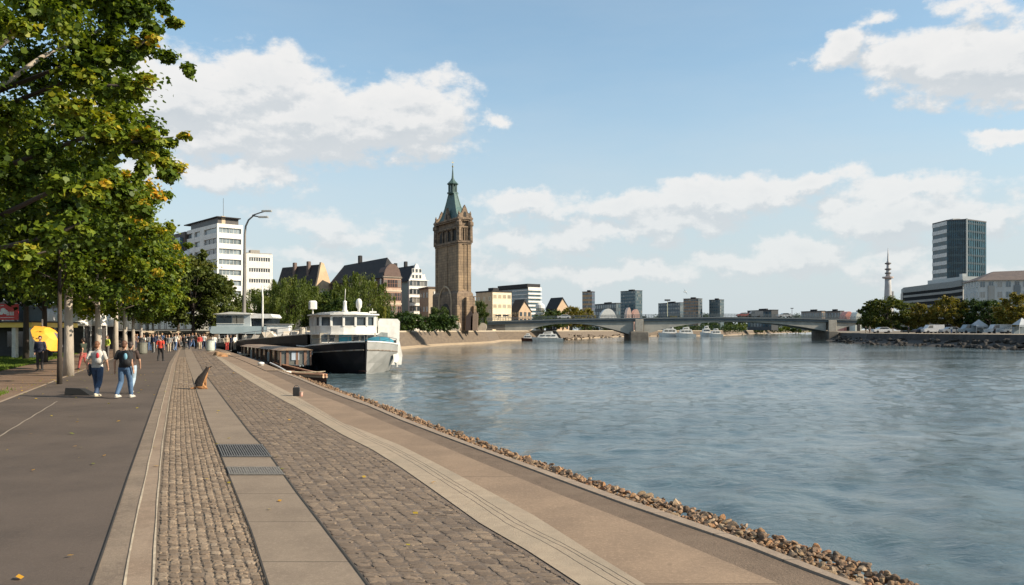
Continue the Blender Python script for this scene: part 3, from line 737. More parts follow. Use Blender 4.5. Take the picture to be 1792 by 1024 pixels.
# ---- gabled hall (church) with dark roof
def hall():
    Yc = 232; rt = empty('gabled_hall', (X(543,Yc),Yc,2), R(50), 'sandstone hall with steep dark roof and pointed gable', 'hall')
    Lr, Ll = foot(478,543,590,Yc,50); Ll = 20
    zE = Z(520,Yc)-2; zR = Z(461,Yc)-2; m = mat('sandstone gable',(.52,.38,.24),.85,(.42,.30,.19),.4,.4)
    b = MB(); n=9
    curve = [(0,0),(0,zE*.75),(Lr*.12,zE),(Lr*.3,zE+(zR-zE)*.62),(Lr*.4,zR+.6),(Lr*.5,zR+.3),(Lr*.66,zE+(zR-zE)*.68),(Lr*.86,zE+1.2),(Lr,zE*.45),(Lr,0)]
    b.profile(curve, 0, .8); g = b.obj('gable', m, rt)
    b = MB(); b.box(.3,Lr-.3,.8,Ll,0,zE*.74); b.obj('wall', m, rt)
    b = MB(); rp = [(0,zE*.74),(Lr*.42,zR),(Lr,zE*.42),(Lr-.6,zE*.42),(Lr*.42,zR-.9),(.6,zE*.74)]
    b.profile([(-.4,zE*.72),(Lr*.42,zR),(Lr+.1,zE*.42),(Lr*.42,zR-1.6)], .8, Ll); r_ = b.obj('roof', r_dark, rt)
    b = MB(); b.profile([(-.35,0),(-.35,zE*.72),(.3,zE*.72),(.3,0)],1,Ll); 
    for yy in (5,12): 
        b2 = MB(); b2.cbox(Lr*.3,Lr*.3+1,yy,yy+1,zR-4,zR+1.1,.1); b2.obj('chimney', mat('chimney brick',(.14,.1,.085),.9), r_)
    wm = MB(); ar = [(-.9,0),(-.9,3.4),(-.6,4.5),(0,5.1),(.6,4.5),(.9,3.4),(.9,0)]; wm.profile([(x,z) for x,z in ar],-.08,.05); me = wm.mesh('arched_window', mat('blind arch',(.60,.52,.44),.8))
    child('arched_window', me, rt, (Lr*.45,-.02,zE*.75)); 
    wm = MB(); wm.profile([(x*.4,z*.35) for x,z in ar],-.06,.05); me = wm.mesh('window', g_dark)
    for x in (.25,.68): child('window', me, rt, (Lr*x,-.02,zE*.35))
hall()
# ---- brown brick house, white gabled house
def brick():
    Yc = 205; th = 33; Lr, Ll = foot(579,671,701,Yc,th); rt = empty('brick_warehouse', (X(671,Yc),Yc,2), R(th), 'brown brick building with dark hipped roof and rows of windows', 'warehouse')
    zE = Z(486,Yc)-2; zR = Z(467,Yc)-2+1.5
    m1 = mat('brown brick',(.115,.07,.055),.9,(.08,.05,.042),.8,.4,6); m2 = mat('sunlit brick',(.5,.36,.28),.85,(.40,.27,.2),1.5,.2)  # sunlit front and shaded side put into two brick colours
    b = MB(); b.box(0,Lr,0,Ll,0,zE); b.obj('wall', m1, rt)
    b = MB(); b.box(-.02,Lr+.02,-.25,-.01,0,zE*1.0); f = b.obj('front_wall', m2, rt)
    b = MB()
    for j in range(5): b.box(-.15,Lr+.15,-.4,-.26,zE*j/4-.12,zE*j/4+.3)
    b.obj('cornice', mat('cornice buff',(.55,.45,.34),.85), rt)
    wins(rt,'front',Lr,0,zE,5,4,.85,1.9,g_dark,mat('brick surround',(.32,.17,.12),.85),mull=1,bars=1,dy=.27,zoff=.3)
    wins(rt,'side',Ll,0,zE,11,5,1.1,1.6,g_dark,mat('shaded surround',(.15,.11,.09),.85),mull=0)  # darker copy of the front surround for the shaded side
    b = MB(); ov=.5; v=[(-ov,-ov,zE),(Lr+ov,-ov,zE),(Lr+ov,Ll+ov,zE),(-ov,Ll+ov,zE),(Lr*.45,Lr*.5,zR+1.2),(Lr*.45,Ll-Lr*1.1,zR+1.2)]
    b.add(v,[(0,1,4),(1,2,5,4),(2,3,5),(3,0,4,5),(3,2,1,0)]); rf = b.obj('roof', r_dark, rt)
    b = MB(); b.cbox(Lr*.4,Lr*.4+1,Ll*.55,Ll*.55+1,zR,zR+3.2,.1); b.obj('chimney', r_dark, rf)
    # curved brown dormer roof at front
    b = MB(); pr = [(0.2,0)]+[(Lr*.5-Lr*.5*math.cos(math.pi*i/10), (zR-zE)*.85*math.sin(math.pi*i/10)) for i in range(11)]
    b.profile([(x,z+zE+.05) for x,z in pr], -.3, 3.5); b.obj('dormer', mat('brown tile',(.13,.085,.07),.8,(.1,.065,.055),2), rf)
brick()
def whitehouse():
    Yc = 225; th = 33; Lr, Ll = foot(640,716,748,Yc,th); rt = empty('gabled_house', (X(716,Yc),Yc,2), R(th), 'white gabled house with balconies left of the clock tower', 'house')
    rt['label'] = 'white gabled house with many windows and black roof beside the tower'
    zE = Z(490,Yc)-2; zR = Z(463,Yc)-2
    b = MB(); st = [(0,0),(0,zE),(Lr*.28,zR-1.2),(Lr*.36,zR+.3),(Lr*.46,zR+.3),(Lr*.55,zR-.8),(Lr*.7,zR-2.2),(Lr*.72,zR-2.8),(Lr*.86,zE+1.8),(Lr*.88,zE+1.0),(Lr,zE-.6),(Lr,0)]
    b.profile(st, 0, .7); b.obj('gable', w_white, rt)
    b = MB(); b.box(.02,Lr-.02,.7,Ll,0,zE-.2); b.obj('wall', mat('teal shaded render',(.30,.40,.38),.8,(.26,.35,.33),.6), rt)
    b = MB(); b.profile([(-.5,zE-.4),(Lr*.4,zR),(Lr+.4,zE-1.2),(Lr*.4,zR-1.4)], .75, Ll); rf = b.obj('roof', r_dark, rt)
    b = MB(); b.add([(-.3,.8,zE-.3),(-.3,Ll,zE-.3),(Lr*.4,Ll,zR-.05),(Lr*.4,.8,zR-.05)],[(0,1,2,3)]); 
    for yy in (7,14): 
        b = MB(); b.cbox(Lr*.35,Lr*.35+.9,yy,yy+.9,zR-1,zR+1.5,.1); b.obj('chimney', r_dark, rf)
    wins(rt,'front',Lr,0,zE,5,6,.85,1.25,g_dark,mat('shutter grey',(.35,.34,.33),.8),mull=0)
    wins(rt,'front',Lr*.7,zE,zR-1,3,2,.6,.9,g_dark,w_frame,mull=0,x0=Lr*.12)
    b = MB()
    for j in range(1,7): b.box(Lr*.1,Lr*1.06,-.35,-.02,zE*j/6-.12,zE*j/6+.02)
    b.obj('balcony_slabs', w_white, rt)
whitehouse()
def smallwhite():
    Yc = 214; rt = empty('plastered_house', (X(750,Yc),Yc,2), R(22), 'small white and tan flat roofed house left of the stone tower', 'house')
    H = Z(504,Yc)-2; Lr,_ = foot(740,750,782,Yc,22)
    b = MB(); b.box(0,Lr,0,9,0,H); b.obj('wall', mat('tan render',(.46,.36,.26),.85,(.38,.3,.22),.5), rt)
    b = MB(); b.box(Lr*.28,Lr*.95,-.12,-.01,1,H-.9); b.obj('panel', w_white, rt)
    b = MB(); b.box(-.3,Lr+.3,-.3,9.3,H,H+.35); b.obj('roof', mat('brown eave',(.12,.08,.06),.8), rt)
    wins(rt,'side',9,0,H,3,3,.9,1.3,g_dark,w_frame,mull=0)
smallwhite()
# ================================================================== STONE TOWER
def tower():
    Yc = 186; th = 30; rt = empty('clock_tower', (X(803,Yc),Yc,2), R(th), 'tall sandstone tower with green copper spire on the quay', 'tower')
    rt.name = 'stone_tower'
    s = 2.0; Lr, Ll = foot(763,803,823,Yc,th)
    W = 6.1; D = 6.8
    Lr_, Ll_ = Lr, Ll; W = Lr; D = Ll
    k = lambda py: Z(py,Yc)-2
    st = mat('tower sandstone',(.36,.25,.15),.9,(.26,.18,.11),.35,.5,2,stretch=(1,1,.35)); st2 = mat('tower carved stone',(.30,.21,.135),.9,(.16,.115,.08),.9,.8,3)
    for m_ in (st, st2):
        nt_ = m_.node_tree; t_ = NT(nt_); b_ = nt_.nodes['Principled BSDF']; old = b_.inputs['Base Color'].links[0].from_socket
        gm_ = t_.n('ShaderNodeTexCoord').outputs['Object']; sp = t_.n('ShaderNodeSeparateXYZ'); t_.put(sp.inputs[0], gm_)
        cv = t_.n('ShaderNodeCombineXYZ'); t_.put(cv.inputs[0], t_.m('ADD', sp.outputs[0], sp.outputs[1])); t_.put(cv.inputs[1], sp.outputs[2])
        br_ = t_.n('ShaderNodeTexBrick'); t_.put(br_.inputs['Vector'], cv.outputs[0]); br_.inputs['Scale'].default_value = 1.0; br_.inputs['Brick Width'].default_value = 1.5; br_.inputs['Row Height'].default_value = .62; br_.inputs['Mortar Size'].default_value = .035
        t_.put(br_.inputs['Color1'], (1,1,1)); t_.put(br_.inputs['Color2'], (.72,.72,.74)); t_.put(br_.inputs['Mortar'], (.42,.42,.42))
        soot = t_.maprange(t_.noise(t_.v('MULTIPLY', gm_, (1.2,1.2,.16)), 1.1, 6, .7).outputs[0], .42, .70, 0, .55)
        t_.put(b_.inputs['Base Color'], t_.mix(soot, t_.mix(1.0, old, br_.outputs[0], 'MULTIPLY'), (.05,.042,.035)))
    dk = mat('louvre dark',(.02,.018,.016),.8); cop = mat('copper green',(.028,.070,.072),.6,(.05,.11,.105),.5,.3,3)
    b = MB(); b.box(0,W,0,D,k(512)-.3,k(424)); sh = b.obj('shaft', st, rt)
    # corner pilasters and mid strips of the shaft
    b = MB()
    for x0,x1,y0,y1 in ((-.15,.75,-.15,.75),(W-.75,W+.15,-.15,.75),(-.15,.75,D-.75,D+.15),(W-.75,W+.15,D-.75,D+.15)): b.box(x0,x1,y0,y1,k(512)-.2,k(424)-.02)
    b.box(W*.45,W*.62,-.12,0,k(505),k(426)); b.box(-.12,0,D*.47,D*.53,k(505),k(426)); b.obj('pilaster', st, rt)
    def cornice(z, o, h=.45):
        b = MB(); b.box(-o,W+o,-o,D+o,z,z+h); b.box(-o*.55,W+o*.55,-o*.55,D+o*.55,z-h*.8,z-.002); b.obj('cornice', st2, rt)
    cornice(k(424),.45,.5); cornice(k(383),.5,.4); cornice(k(397),.28,.25)
    # belfry
    b = MB(); b.box(.35,W-.35,.35,D-.35,k(424)+.5,k(383)); b.obj('belfry', st2, rt)
    h0, h1 = k(420), k(399)
    def archm(w_, h_, nm, m): 
        bb = MB(); bb.profile([(-w_/2,0),(-w_/2,h_-w_/2)]+[(-w_/2*math.cos(math.pi*i/8),h_-w_/2+w_/2*math.sin(math.pi*i/8)*1.2) for i in range(1,8)]+[(w_/2,h_-w_/2),(w_/2,0)],-.05,.05); return bb.mesh(nm, m)
    om = archm(D*.19, k(401)-k(420), 'louvre_window', dk)
    for y in (.22,.5,.78): child('louvre_window', om, rt, (.32,D*y,h0), -math.pi/2)
    om2 = archm(W*.2, k(401)-k(420), 'louvre_window', dk)
    for x in (.25,.5,.75): child('louvre_window', om2, rt, (W*x,.32,h0))
    for i in range(5):      # colonnettes
        y = D*(.08+.84*i/4); x = W*(.08+.84*i/4)
        for px_, py_ in ((.12,y),(W-.12,y),(x,.12),(x,D-.12)):
            b = MB(); b.tube([(px_,py_,k(424)+.5),(px_,py_,k(397))],.19,6); b.obj('colonnette', st2, rt)
    # corner turrets and gablets
    for x, y in ((0,0),(W,0),(0,D),(W,D)):
        b = MB(); b.lathe([(.62,k(424)+.4),(.55,k(395)),(.78,k(394)),(.78,k(388)),(.5,k(386)),(.55,k(381)),(.3,k(377)),(.2,k(374)),(.28,k(373)),(.03,k(368))],(x,y),8); b.obj('turret', st2, rt)
    gm = MB(); gm.profile([(-1.6,0),(-1.2,1.1),(-.8,1.3),(-.4,2.4),(0,3.1),(.4,2.4),(.8,1.3),(1.2,1.1),(1.6,0)],-.25,.25); gme = gm.mesh('gablet', st2)
    for c_, r_ in (((W/2,.1,k(383)+.3),0),((.1,D/2,k(383)+.3),-math.pi/2),((W-.1,D/2,k(383)+.3),-math.pi/2),((W/2,D-.1,k(383)+.3),0)): child('gablet', gme, rt, c_, r_)
    gd = MB(); gd.profile([(-.35,0),(-.35,.8),(0,1.3),(.35,.8),(.35,0)],-.3,-.26); gdm = gd.mesh('gablet_window', dk)
    child('gablet_window', gdm, rt, (W/2,.1,k(383)+.6), 0); child('gablet_window', gdm, rt, (.1,D/2,k(383)+.6), -math.pi/2)
    # concave copper roof
    b = MB(); prof = [(1.0,382),(.80,377),(.66,370),(.50,358),(.37,345),(.27,333),(.24,331)]
    vs=[];
    for f, py in prof:
        for sx_, sy_ in ((-1,-1),(1,-1),(1,1),(-1,1)): vs.append((W/2+sx_*(W/2-.1)*f, D/2+sy_*(D/2-.1)*f, k(py)))
    fs=[]
    for i in range(len(prof)-1):
        for q in range(4): j=(q+1)%4; fs.append((i*4+q,i*4+j,i*4+4+j,i*4+4+q))
    b.add(vs,fs); rf = b.obj('spire_roof', cop, rt)
    b = MB()
    for q in range(4): b.tube([Vector(vs[i*4+q]) for i in range(len(prof))],.13,5)
    b.obj('roof_ridge', mat('copper light',(.16,.24,.21),.6), rf)
    c = (W/2,D/2)
    b = MB(); b.lathe([(1.05,k(333)),(1.35,k(331.5)),(1.35,k(329)),(.75,k(328))],c,8)
    b.lathe([(1.25,k(315)),(1.4,k(313.5)),(1.2,k(312)),(.55,k(307)),(.28,k(303)),(.2,k(296)),(.06,k(280)),(.04,k(276))],c,8)
    for i in range(8):
        t = math.pi*2*(i+.5)/8; b.tube([(c[0]+.95*math.cos(t),c[1]+.95*math.sin(t),k(329)),(c[0]+.95*math.cos(t),c[1]+.95*math.sin(t),k(315))],.13,5)
    b.lathe([(.5,k(329)),(.5,k(315))],c,8); b.obj('lantern', mat('copper dark',(.03,.065,.062),.6,(.06,.11,.10),1), rt)
    b = MB(); b.ell((c[0],c[1],k(282)),(.22,.22,.22),8,6); b.tube([(c[0],c[1],k(280)),(c[0],c[1],k(271))],.035,5); b.box(c[0]-.35,c[0]+.35,c[1]-.03,c[1]+.03,k(275),k(275)+.08); b.obj('finial', mat('gilt',(.4,.3,.12),.4,metal=.8), rt)
    # base: wider stage with big niche arch and buttresses
    b = MB(); b.box(-.7,W+.5,-.5,D+.5,0,k(514)); b.add([(-.7,-.5,k(514)),(W+.5,-.5,k(514)),(W+.5,D+.5,k(514)),(-.7,D+.5,k(514)),(0,0,k(508)),(W,0,k(508)),(W,D,k(508)),(0,D,k(508))],[(0,1,5,4),(1,2,6,5),(2,3,7,6),(3,0,4,7)]); b.obj('base', st2, rt)
    nm = archm(D*.42,k(522)-k(556),'portal',dk); child('portal', nm, rt, (-.72,D*.45,k(568)), -math.pi/2)
    bb = MB(); 
    ring = [(D*.27*math.cos(math.pi*i/12),D*.27*math.sin(math.pi*i/12)*1.15) for i in range(13)]
    for (a0,z0_),(a1,z1_) in zip(ring[:-1],ring[1:]): bb.tube([(-.8,D*.45+a0,k(530)+z0_),(-.8,D*.45+a1,k(530)+z1_)],.2,5)
    for sg in (-1,1): bb.tube([(-.8,D*.45+sg*D*.27,0),(-.8,D*.45+sg*D*.27,k(530))],.2,5)
    bb.obj('portal_arch', mat('pale arch stone',(.48,.36,.24),.9), rt)
    for x,y in ((-.9,-.9),(W+.5,-.9),(-.9,D+.3),(W*.5,-1.1)):
        b = MB(); b.cbox(x-.25,x+.6,y-.2,y+.6,0,k(535) if x!=W*.5 else k(520),.12); b.obj('buttress', st, rt)
    b = MB(); b.cbox(W+.72,W+1.6,.5,D-.5,0,k(519),.2); b.box(W+.71,W+1.75,.3,D-.3,k(519),k(517.5)); b.obj('annex', st2, rt)
tower()
# ================================================================== BUILDINGS RIGHT OF THE TOWER
def block(name, label, cat, pL, pC, pR, Yc, py, th, m, z0=2, front=None, side=None, mf=None, mp=None, roof=None, group=None, Ll=None, ms=None):
    Lr, L2 = foot(pL,pC,pR,Yc,th); Ll = Ll or L2; H = Z(py,Yc)-z0
    rt = empty(name, (X(pC,Yc),Yc,z0), R(th), label, cat, group)
    b = MB(); b.box(0,Lr,0,Ll,0,H)
    if ms: b.mi = [0]*len(b.f); b.mi[5] = 1; b.obj('wall', [m, ms], rt)
    else: b.obj('wall', m, rt)
    mp = mp or g_dark; mf = mf or w_dframe
    if front: wins(rt,'front',Lr,0,H,front[0],front[1],front[2],front[3],mp,mf,mull=0)
    if side: wins(rt,'side',Ll,0,H,side[0],side[1],side[2],side[3],mp,mf,mull=0)
    b = MB(); b.box(-.15,Lr+.15,-.15,Ll+.15,H+.003,H+.5); b.box(Lr*.3,Lr*.6,Ll*.3,Ll*.6,H+.5,H+1.6); b.obj('roof', roof or r_dark, rt)
    return rt, Lr, Ll, H
tan = mat('tan plaster',(.50,.36,.24),.85,(.42,.30,.20),.5)
yel = mat('cream plaster',(.72,.60,.42),.8,(.62,.52,.36),.8)
block('cream_townhouse','cream plastered building with tan side wall, right of the stone tower','town house',833,862,895,264,511,36,yel,front=(4,4,1.3,1.2),side=(3,3,.9,1.2),mp=glass('warm glass',(.25,.2,.13),.3),mf=mat('cream trim',(.75,.66,.5),.8),ms=tan)
rt,Lr,Ll,H = block('striped_office','blue glass office with white floor bands behind the cream building','office building',873,924,946,330,505,34,g_blue,mp=g_blue)
b = MB()
for j in range(11):
    z = H*j/10.5; b.box(-.05,Lr+.4,-.4,-.02,z,z+H*.045); 
    b.box(-.25,-.01,0,Ll,z,z+.3)
b.box(-.1,Lr+.3,-.3,.0,H-.8,H+.6); b.obj('floor_bands', w_white, rt)
b = MB(); b.box(-.3,Lr*.98,.05,Ll+.5,H+.5,H+2.0); b.obj('penthouse', r_dark, rt)
def gablet_house(name,label,cat,pL,pC,pR,Yc,pe,pr,th,m,ms,group=None):
    Lr, Ll = foot(pL,pC,pR,Yc,th); rt = empty(name,(X(pC,Yc),Yc,1.5),R(th),label,cat,group); zE=Z(pe,Yc)-1.5; zR=Z(pr,Yc)-1.5
    b = MB(); b.profile([(0,0),(0,zE),(Lr*.45,zR),(Lr,zE),(Lr,0)],0,.4); b.obj('gable', m, rt)
    b = MB(); b.box(.02,Lr-.02,.4,Ll,0,zE-.1); b.obj('wall', ms, rt)
    b = MB(); b.profile([(-.3,zE-.3),(Lr*.45,zR+.25),(Lr+.3,zE-.3),(Lr*.45,zR-.5)],-.2,Ll+.2); b.obj('roof', r_dark, rt)
    wins(rt,'front',Lr,0,zE,3,3,.8,1.2,g_dark,w_dframe,mull=0)
    wins(rt,'side',Ll,0,zE,4,3,.9,1.2,g_dark,w_dframe,mull=0)
    return rt
gablet_house('gabled_shed','small brown house with a rounded tan gable at the bridge head','house',892,908,930,270,545,525,32,tan,mat('brown render',(.12,.085,.065),.9,(.09,.065,.05),.6))
gablet_house('roofed_house','dark roofed house with tan gable behind the trees by the bridge','house',955,975,996,360,540,521,30,tan,r_dark)
# rounded white pavilion
def pavilion(px0,px1,Y,py,label,m,n=7):
    rt = empty('white_pavilion',(X((px0+px1)/2,Y),Y,2),0,label,'pavilion'); r = (X(px1,Y)-X(px0,Y))/2; H = Z(py,Y)-2
    b = MB()
    for j in range(4): z = H*.25*j; b.lathe([(r,z+.9),(r,z+H*.2)],(0,0),16,0); b.lathe([(r*.93,z),(r*.93,z+.91)],(0,0),16,1)
    b.lathe([(r,H*.95),(r*.75,H),(r*.2,H+.4)],(0,0),16); b.obj('wall',[m,g_dark],rt)
pavilion(937,953,300,532,'round white banded pavilion left of the dark roofed house',w_white)
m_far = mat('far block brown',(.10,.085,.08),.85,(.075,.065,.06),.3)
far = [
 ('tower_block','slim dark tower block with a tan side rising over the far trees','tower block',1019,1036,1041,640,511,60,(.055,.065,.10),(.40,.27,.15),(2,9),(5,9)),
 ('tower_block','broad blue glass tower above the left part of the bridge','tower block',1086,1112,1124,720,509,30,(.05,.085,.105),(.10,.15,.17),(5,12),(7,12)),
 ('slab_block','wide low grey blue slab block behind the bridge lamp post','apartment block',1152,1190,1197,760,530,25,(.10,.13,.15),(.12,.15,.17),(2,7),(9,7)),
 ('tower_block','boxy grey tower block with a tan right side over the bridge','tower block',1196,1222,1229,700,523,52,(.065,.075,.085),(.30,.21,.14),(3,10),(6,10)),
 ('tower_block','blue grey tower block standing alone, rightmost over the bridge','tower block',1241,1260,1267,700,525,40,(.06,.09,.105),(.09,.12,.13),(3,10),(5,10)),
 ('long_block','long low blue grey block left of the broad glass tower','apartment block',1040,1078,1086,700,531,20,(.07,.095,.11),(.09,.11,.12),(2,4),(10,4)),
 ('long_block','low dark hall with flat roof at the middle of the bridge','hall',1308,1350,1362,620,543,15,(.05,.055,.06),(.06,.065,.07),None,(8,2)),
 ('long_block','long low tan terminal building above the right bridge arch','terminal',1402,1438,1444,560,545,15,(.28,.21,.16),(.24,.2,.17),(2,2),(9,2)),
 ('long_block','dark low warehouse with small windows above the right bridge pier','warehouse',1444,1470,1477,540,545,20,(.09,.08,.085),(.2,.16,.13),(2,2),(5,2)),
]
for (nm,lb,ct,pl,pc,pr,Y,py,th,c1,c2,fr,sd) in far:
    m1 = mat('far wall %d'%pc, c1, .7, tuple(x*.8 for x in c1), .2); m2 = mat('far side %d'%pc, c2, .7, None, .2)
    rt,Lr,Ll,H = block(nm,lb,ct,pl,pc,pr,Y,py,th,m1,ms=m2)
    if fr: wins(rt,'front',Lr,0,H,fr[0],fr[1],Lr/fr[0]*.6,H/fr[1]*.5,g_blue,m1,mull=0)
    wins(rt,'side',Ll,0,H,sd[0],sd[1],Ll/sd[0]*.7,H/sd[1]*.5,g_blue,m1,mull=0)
def dome(px0,px1,Y,py,c,label,nm='vaulted_tent',cat='tent'):
    rt = empty(nm,(X((px0+px1)/2,Y),Y,1.6),0,label,cat); r=(X(px1,Y)-X(px0,Y))/2; H=Z(py,Y)-1.6
    b = MB(); b.profile([(-r,0),(-r,H*.35)]+[(-r*math.cos(math.pi*i/12),H*.35+H*.65*math.sin(math.pi*i/12)) for i in range(1,12)]+[(r,H*.35),(r,0)],0,9); b.obj('canopy', mat(label[:14],c,.6),rt)
    b = MB(); b.profile([(-r*.5,0),(-r*.5,H*.3),(0,H*.6),(r*.5,H*.3),(r*.5,0)],-.06,-.01); b.obj('opening', mat('tent dark',(.03,.03,.03),.9),rt)
dome(1477,1496,520,545,(.60,.25,.20),'faded red vaulted hall beyond the right end of the bridge','vaulted_hall','hall')
dome(1497,1508,510,546,(.62,.64,.58),'pale vaulted hall right of the faded red one','vaulted_hall','hall')
dome(1049,1080,460,540,(.72,.72,.68),'white vaulted hall with an open dark front beside the far trees','vaulted_hall','hall')
dome(1096,1106,440,538,(.66,.48,.40),'pinkish vaulted booth in front of the broad glass tower, left one')
dome(1107,1121,440,541,(.64,.40,.32),'wider salmon vaulted booth in front of the broad glass tower, right one')
# crane-like masts / sign posts above the bridge
def mast(px, Y, p0, p1, label, c=(.3,.3,.28), r=.12, head=None):
    rt = empty('mast',(X(px,Y),Y,Z(p0,Y)),0,label,'mast'); b = MB(); h = Z(p1,Y)-Z(p0,Y); b.tube([(0,0,0),(0,0,h)],[r,r*.6],6); b.obj('pole',mat('mast %s'%str(c),c,.6),rt)
    b = MB(); b.box(-.9,.9,-.15,.15,h-.5,h); b.obj('head',w_dframe,rt)
mast(1168,YB+4,554,524,'pale lamp mast standing on the bridge in front of the slab block',(.5,.5,.35))
mast(872,YB+1,560,551,'left one of two short dark lamp posts at the left end of the bridge',(.03,.03,.03),.09)
mast(885,YB+1,560,551,'right one of two short dark lamp posts at the left end of the bridge',(.03,.03,.03),.09)
mast(1386,500,556,539,'thin mast over the middle right of the bridge skyline',(.12,.12,.14),.2)
# ================================================================== RIGHT BANK BUILDINGS
def glass_tower():
    Yc = 420; th = 68; z0=1.4; Lr, Ll = foot(1632,1657,1726,Yc,0.01), 0
    # three visible faces: narrow striped left face, two broad dark faces meeting at a pale corner strip
    P0 = (X(1632,Yc+16),Yc+16); P1 = (X(1657,Yc+2),Yc+2); P2 = (X(1691.5,Yc-2),Yc-2); P3=(X(1726,Yc+8),Yc+8); P4=(P3[0]+8,P3[1]+20); P5=(P0[0]+14,P0[1]+22)
    rt = empty('glass_tower',(P1[0],P1[1],z0),0,'tall dark blue glass office tower above the right bank trees','office tower'); H = Z(386,Yc)-z0
    L = [(p[0]-P1[0],p[1]-P1[1]) for p in (P0,P1,P2,P3,P4,P5)]
    b = MB(); b.prism(L,0,H); b.obj('curtain_wall', glass('tower glass',(.008,.030,.045),.16,.5,False), rt)
    def facestrips(A,B,n,zf,out,m,nm,ins=0.0):
        b = MB(); A=Vector(A);B=Vector(B); d=(B-A); nrm = Vector((d.y,-d.x)).normalized(); A2=A+d*ins; B2=B-d*ins
        for j in range(n):
            z=H*(j+.5)/n; h=H/n*zf
            q=[A2+nrm*.02,B2+nrm*.02,B2+nrm*out,A2+nrm*out]
            b.prism([tuple(v) for v in q],z,z+h)
        b.obj(nm,m,rt)
    facestrips(L[0],L[1],14,.48,.22,mat('pale louvre',(.62,.62,.60),.6,(.50,.50,.49),.6),'louvre_bands')
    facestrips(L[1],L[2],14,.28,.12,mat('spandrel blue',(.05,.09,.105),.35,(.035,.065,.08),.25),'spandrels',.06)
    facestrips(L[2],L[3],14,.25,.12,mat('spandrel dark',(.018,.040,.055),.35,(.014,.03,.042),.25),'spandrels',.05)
    b = MB(); b.box(L[2][0]-.35,L[2][0]+.35,L[2][1]-.5,L[2][1]+.3,0,H+.8); b.obj('corner_fin', mat('fin grey',(.35,.38,.38),.5), rt)
    b = MB(); cx=sum(p[0] for p in L)/6; cy=sum(p[1] for p in L)/6; b.prism([(cx+(x-cx)*1.01,cy+(y-cy)*1.01) for x,y in L],H,H+.6); b.obj('roof', w_dframe, rt)
    b = MB(); b.box(cx-5,cx-1,cy-4,cy+2,H+.6,H+2.6); b.box(cx,cx+1.5,cy-3,cy,H+.6,H+1.8); b.obj('roof_plant', w_white, rt)
    for (A,B) in ((L[1],L[2]),(L[2],L[3])):
        bb = MB(); A=Vector(A);B=Vector(B)
        for i in range(1,9):
            p=A.lerp(B,i/9); bb.box(p.x-.06,p.x+.06,p.y-.25,p.y+.05,0,H)
        bb.obj('mullions', mat('mullion dark',(.018,.035,.045),.4), rt)
glass_tower()
def curved_office():
    Y=300; z0=1.4; rt = empty('banded_office',(X(1576,Y),Y,z0),0,'low grey office with sweeping dark window bands below the glass tower','office building')
    pts = [(X(1576,Y+12),Y+12),(X(1580,Y+2),Y+2),(X(1610,Y-1),Y-1),(X(1640,Y-4),Y-4),(X(1664,Y-7),Y-7),(X(1684,Y-10),Y-10),(X(1684,Y+14),Y+14)]
    L=[(x-X(1576,Y),y-Y) for x,y in pts]; tops=[504,503,500,497,495,492,492]; H=[Z(t,Y)-z0 for t in tops]
    def slab(f0,f1,o,mi,b,mx=0):
        n=len(L); c=(sum(p[0] for p in L)/n,sum(p[1] for p in L)/n)
        q=[(x,y-(o if k<6 else 0)) for k,(x,y) in enumerate(L)]
        vs=[(x,y,h*f0) for (x,y),h in zip(q,H)]+[(x,y,h*f1-mx) for (x,y),h in zip(q,H)]
        b.add(vs,[tuple(range(n-1,-1,-1)),tuple(range(n,2*n))]+[(i,(i+1)%n,n+(i+1)%n,n+i) for i in range(n)],mi)
    b=MB(); slab(0,.9,0,0,b); b.obj('glazing', mat('office glazing',(.008,.012,.016),.35,spec=.25), rt)
    b=MB()
    for j in range(7): slab(.02+j*.125,.02+j*.125+.048,.35+.01*j,0,b)
    b.obj('bands', mat('grey cladding',(.27,.28,.27),.6,(.2,.21,.21),.3), rt)
    b=MB(); slab(.88,1.0,.5,0,b); b.obj('roof', mat('grey roof',(.24,.26,.26),.6), rt)
    b=MB(); x0=X(1685,Y-10)-X(1576,Y); x1=X(1711,Y-10)-X(1576,Y); h=Z(502,Y)-z0; b.box(x0,x1,-10,14,0,h); b.obj('entrance_block', mat('pale panel',(.60,.56,.50),.7), rt)
    b=MB(); b.box(x0-.5,x1+.5,-10.6,14.5,h+.01,h+1.7); b.obj('dark_band', g_dark, rt)
    b=MB(); b.box(x0-.2,x1+.3,-10.2,14.2,h+1.71,h+3.2); b.box(x0+1,x0+2.5,-8,-6,h+3.2,h+4.4); b.obj('parapet', mat('pale metal',(.45,.47,.46),.5), rt)
curved_office()
def right_hotel():
    Y=240; z0=1.4; rt = empty('riverside_hotel',(X(1712,Y),Y,z0),R(-14),'pale blue grey riverside block with brown roof at the right edge','apartment block')
    H=Z(491,Y)-z0; L=30; m=mat('blue grey render',(.44,.47,.47),.8,(.36,.39,.40),.4)
    b=MB(); b.box(0,L,0,14,0,H); b.obj('wall', m, rt)
    b=MB(); b.add([(-.6,-.7,H),(L+.6,-.7,H),(L+.6,14.7,H),(-.6,14.7,H),(6,6,H+3.0),(L,6,H+3.6),(L,8,H+3.6),(6,8,H+3.0)],[(3,2,1,0),(0,1,5,4),(1,2,6,5),(2,3,7,6),(3,0,4,7),(4,5,6,7)]); b.obj('roof', mat('brown roof',(.12,.09,.08),.8,(.09,.07,.065),.6), rt)
    wins(rt,'front',L,0,H,13,5,1.25,1.7,g_blue,m,mull=1); 
    wins(rt,'side',14,0,H,5,5,1.2,1.7,g_blue,m,mull=0)
    b=MB()
    for i in range(13):
        x=L*(i+.5)/13
        if i%3==1: b=MB(); b.box(x-.85,x+.85,-.25,-.1,H*.25,H*.9); b.obj('bay_panel', g_blue, rt)
right_hotel()
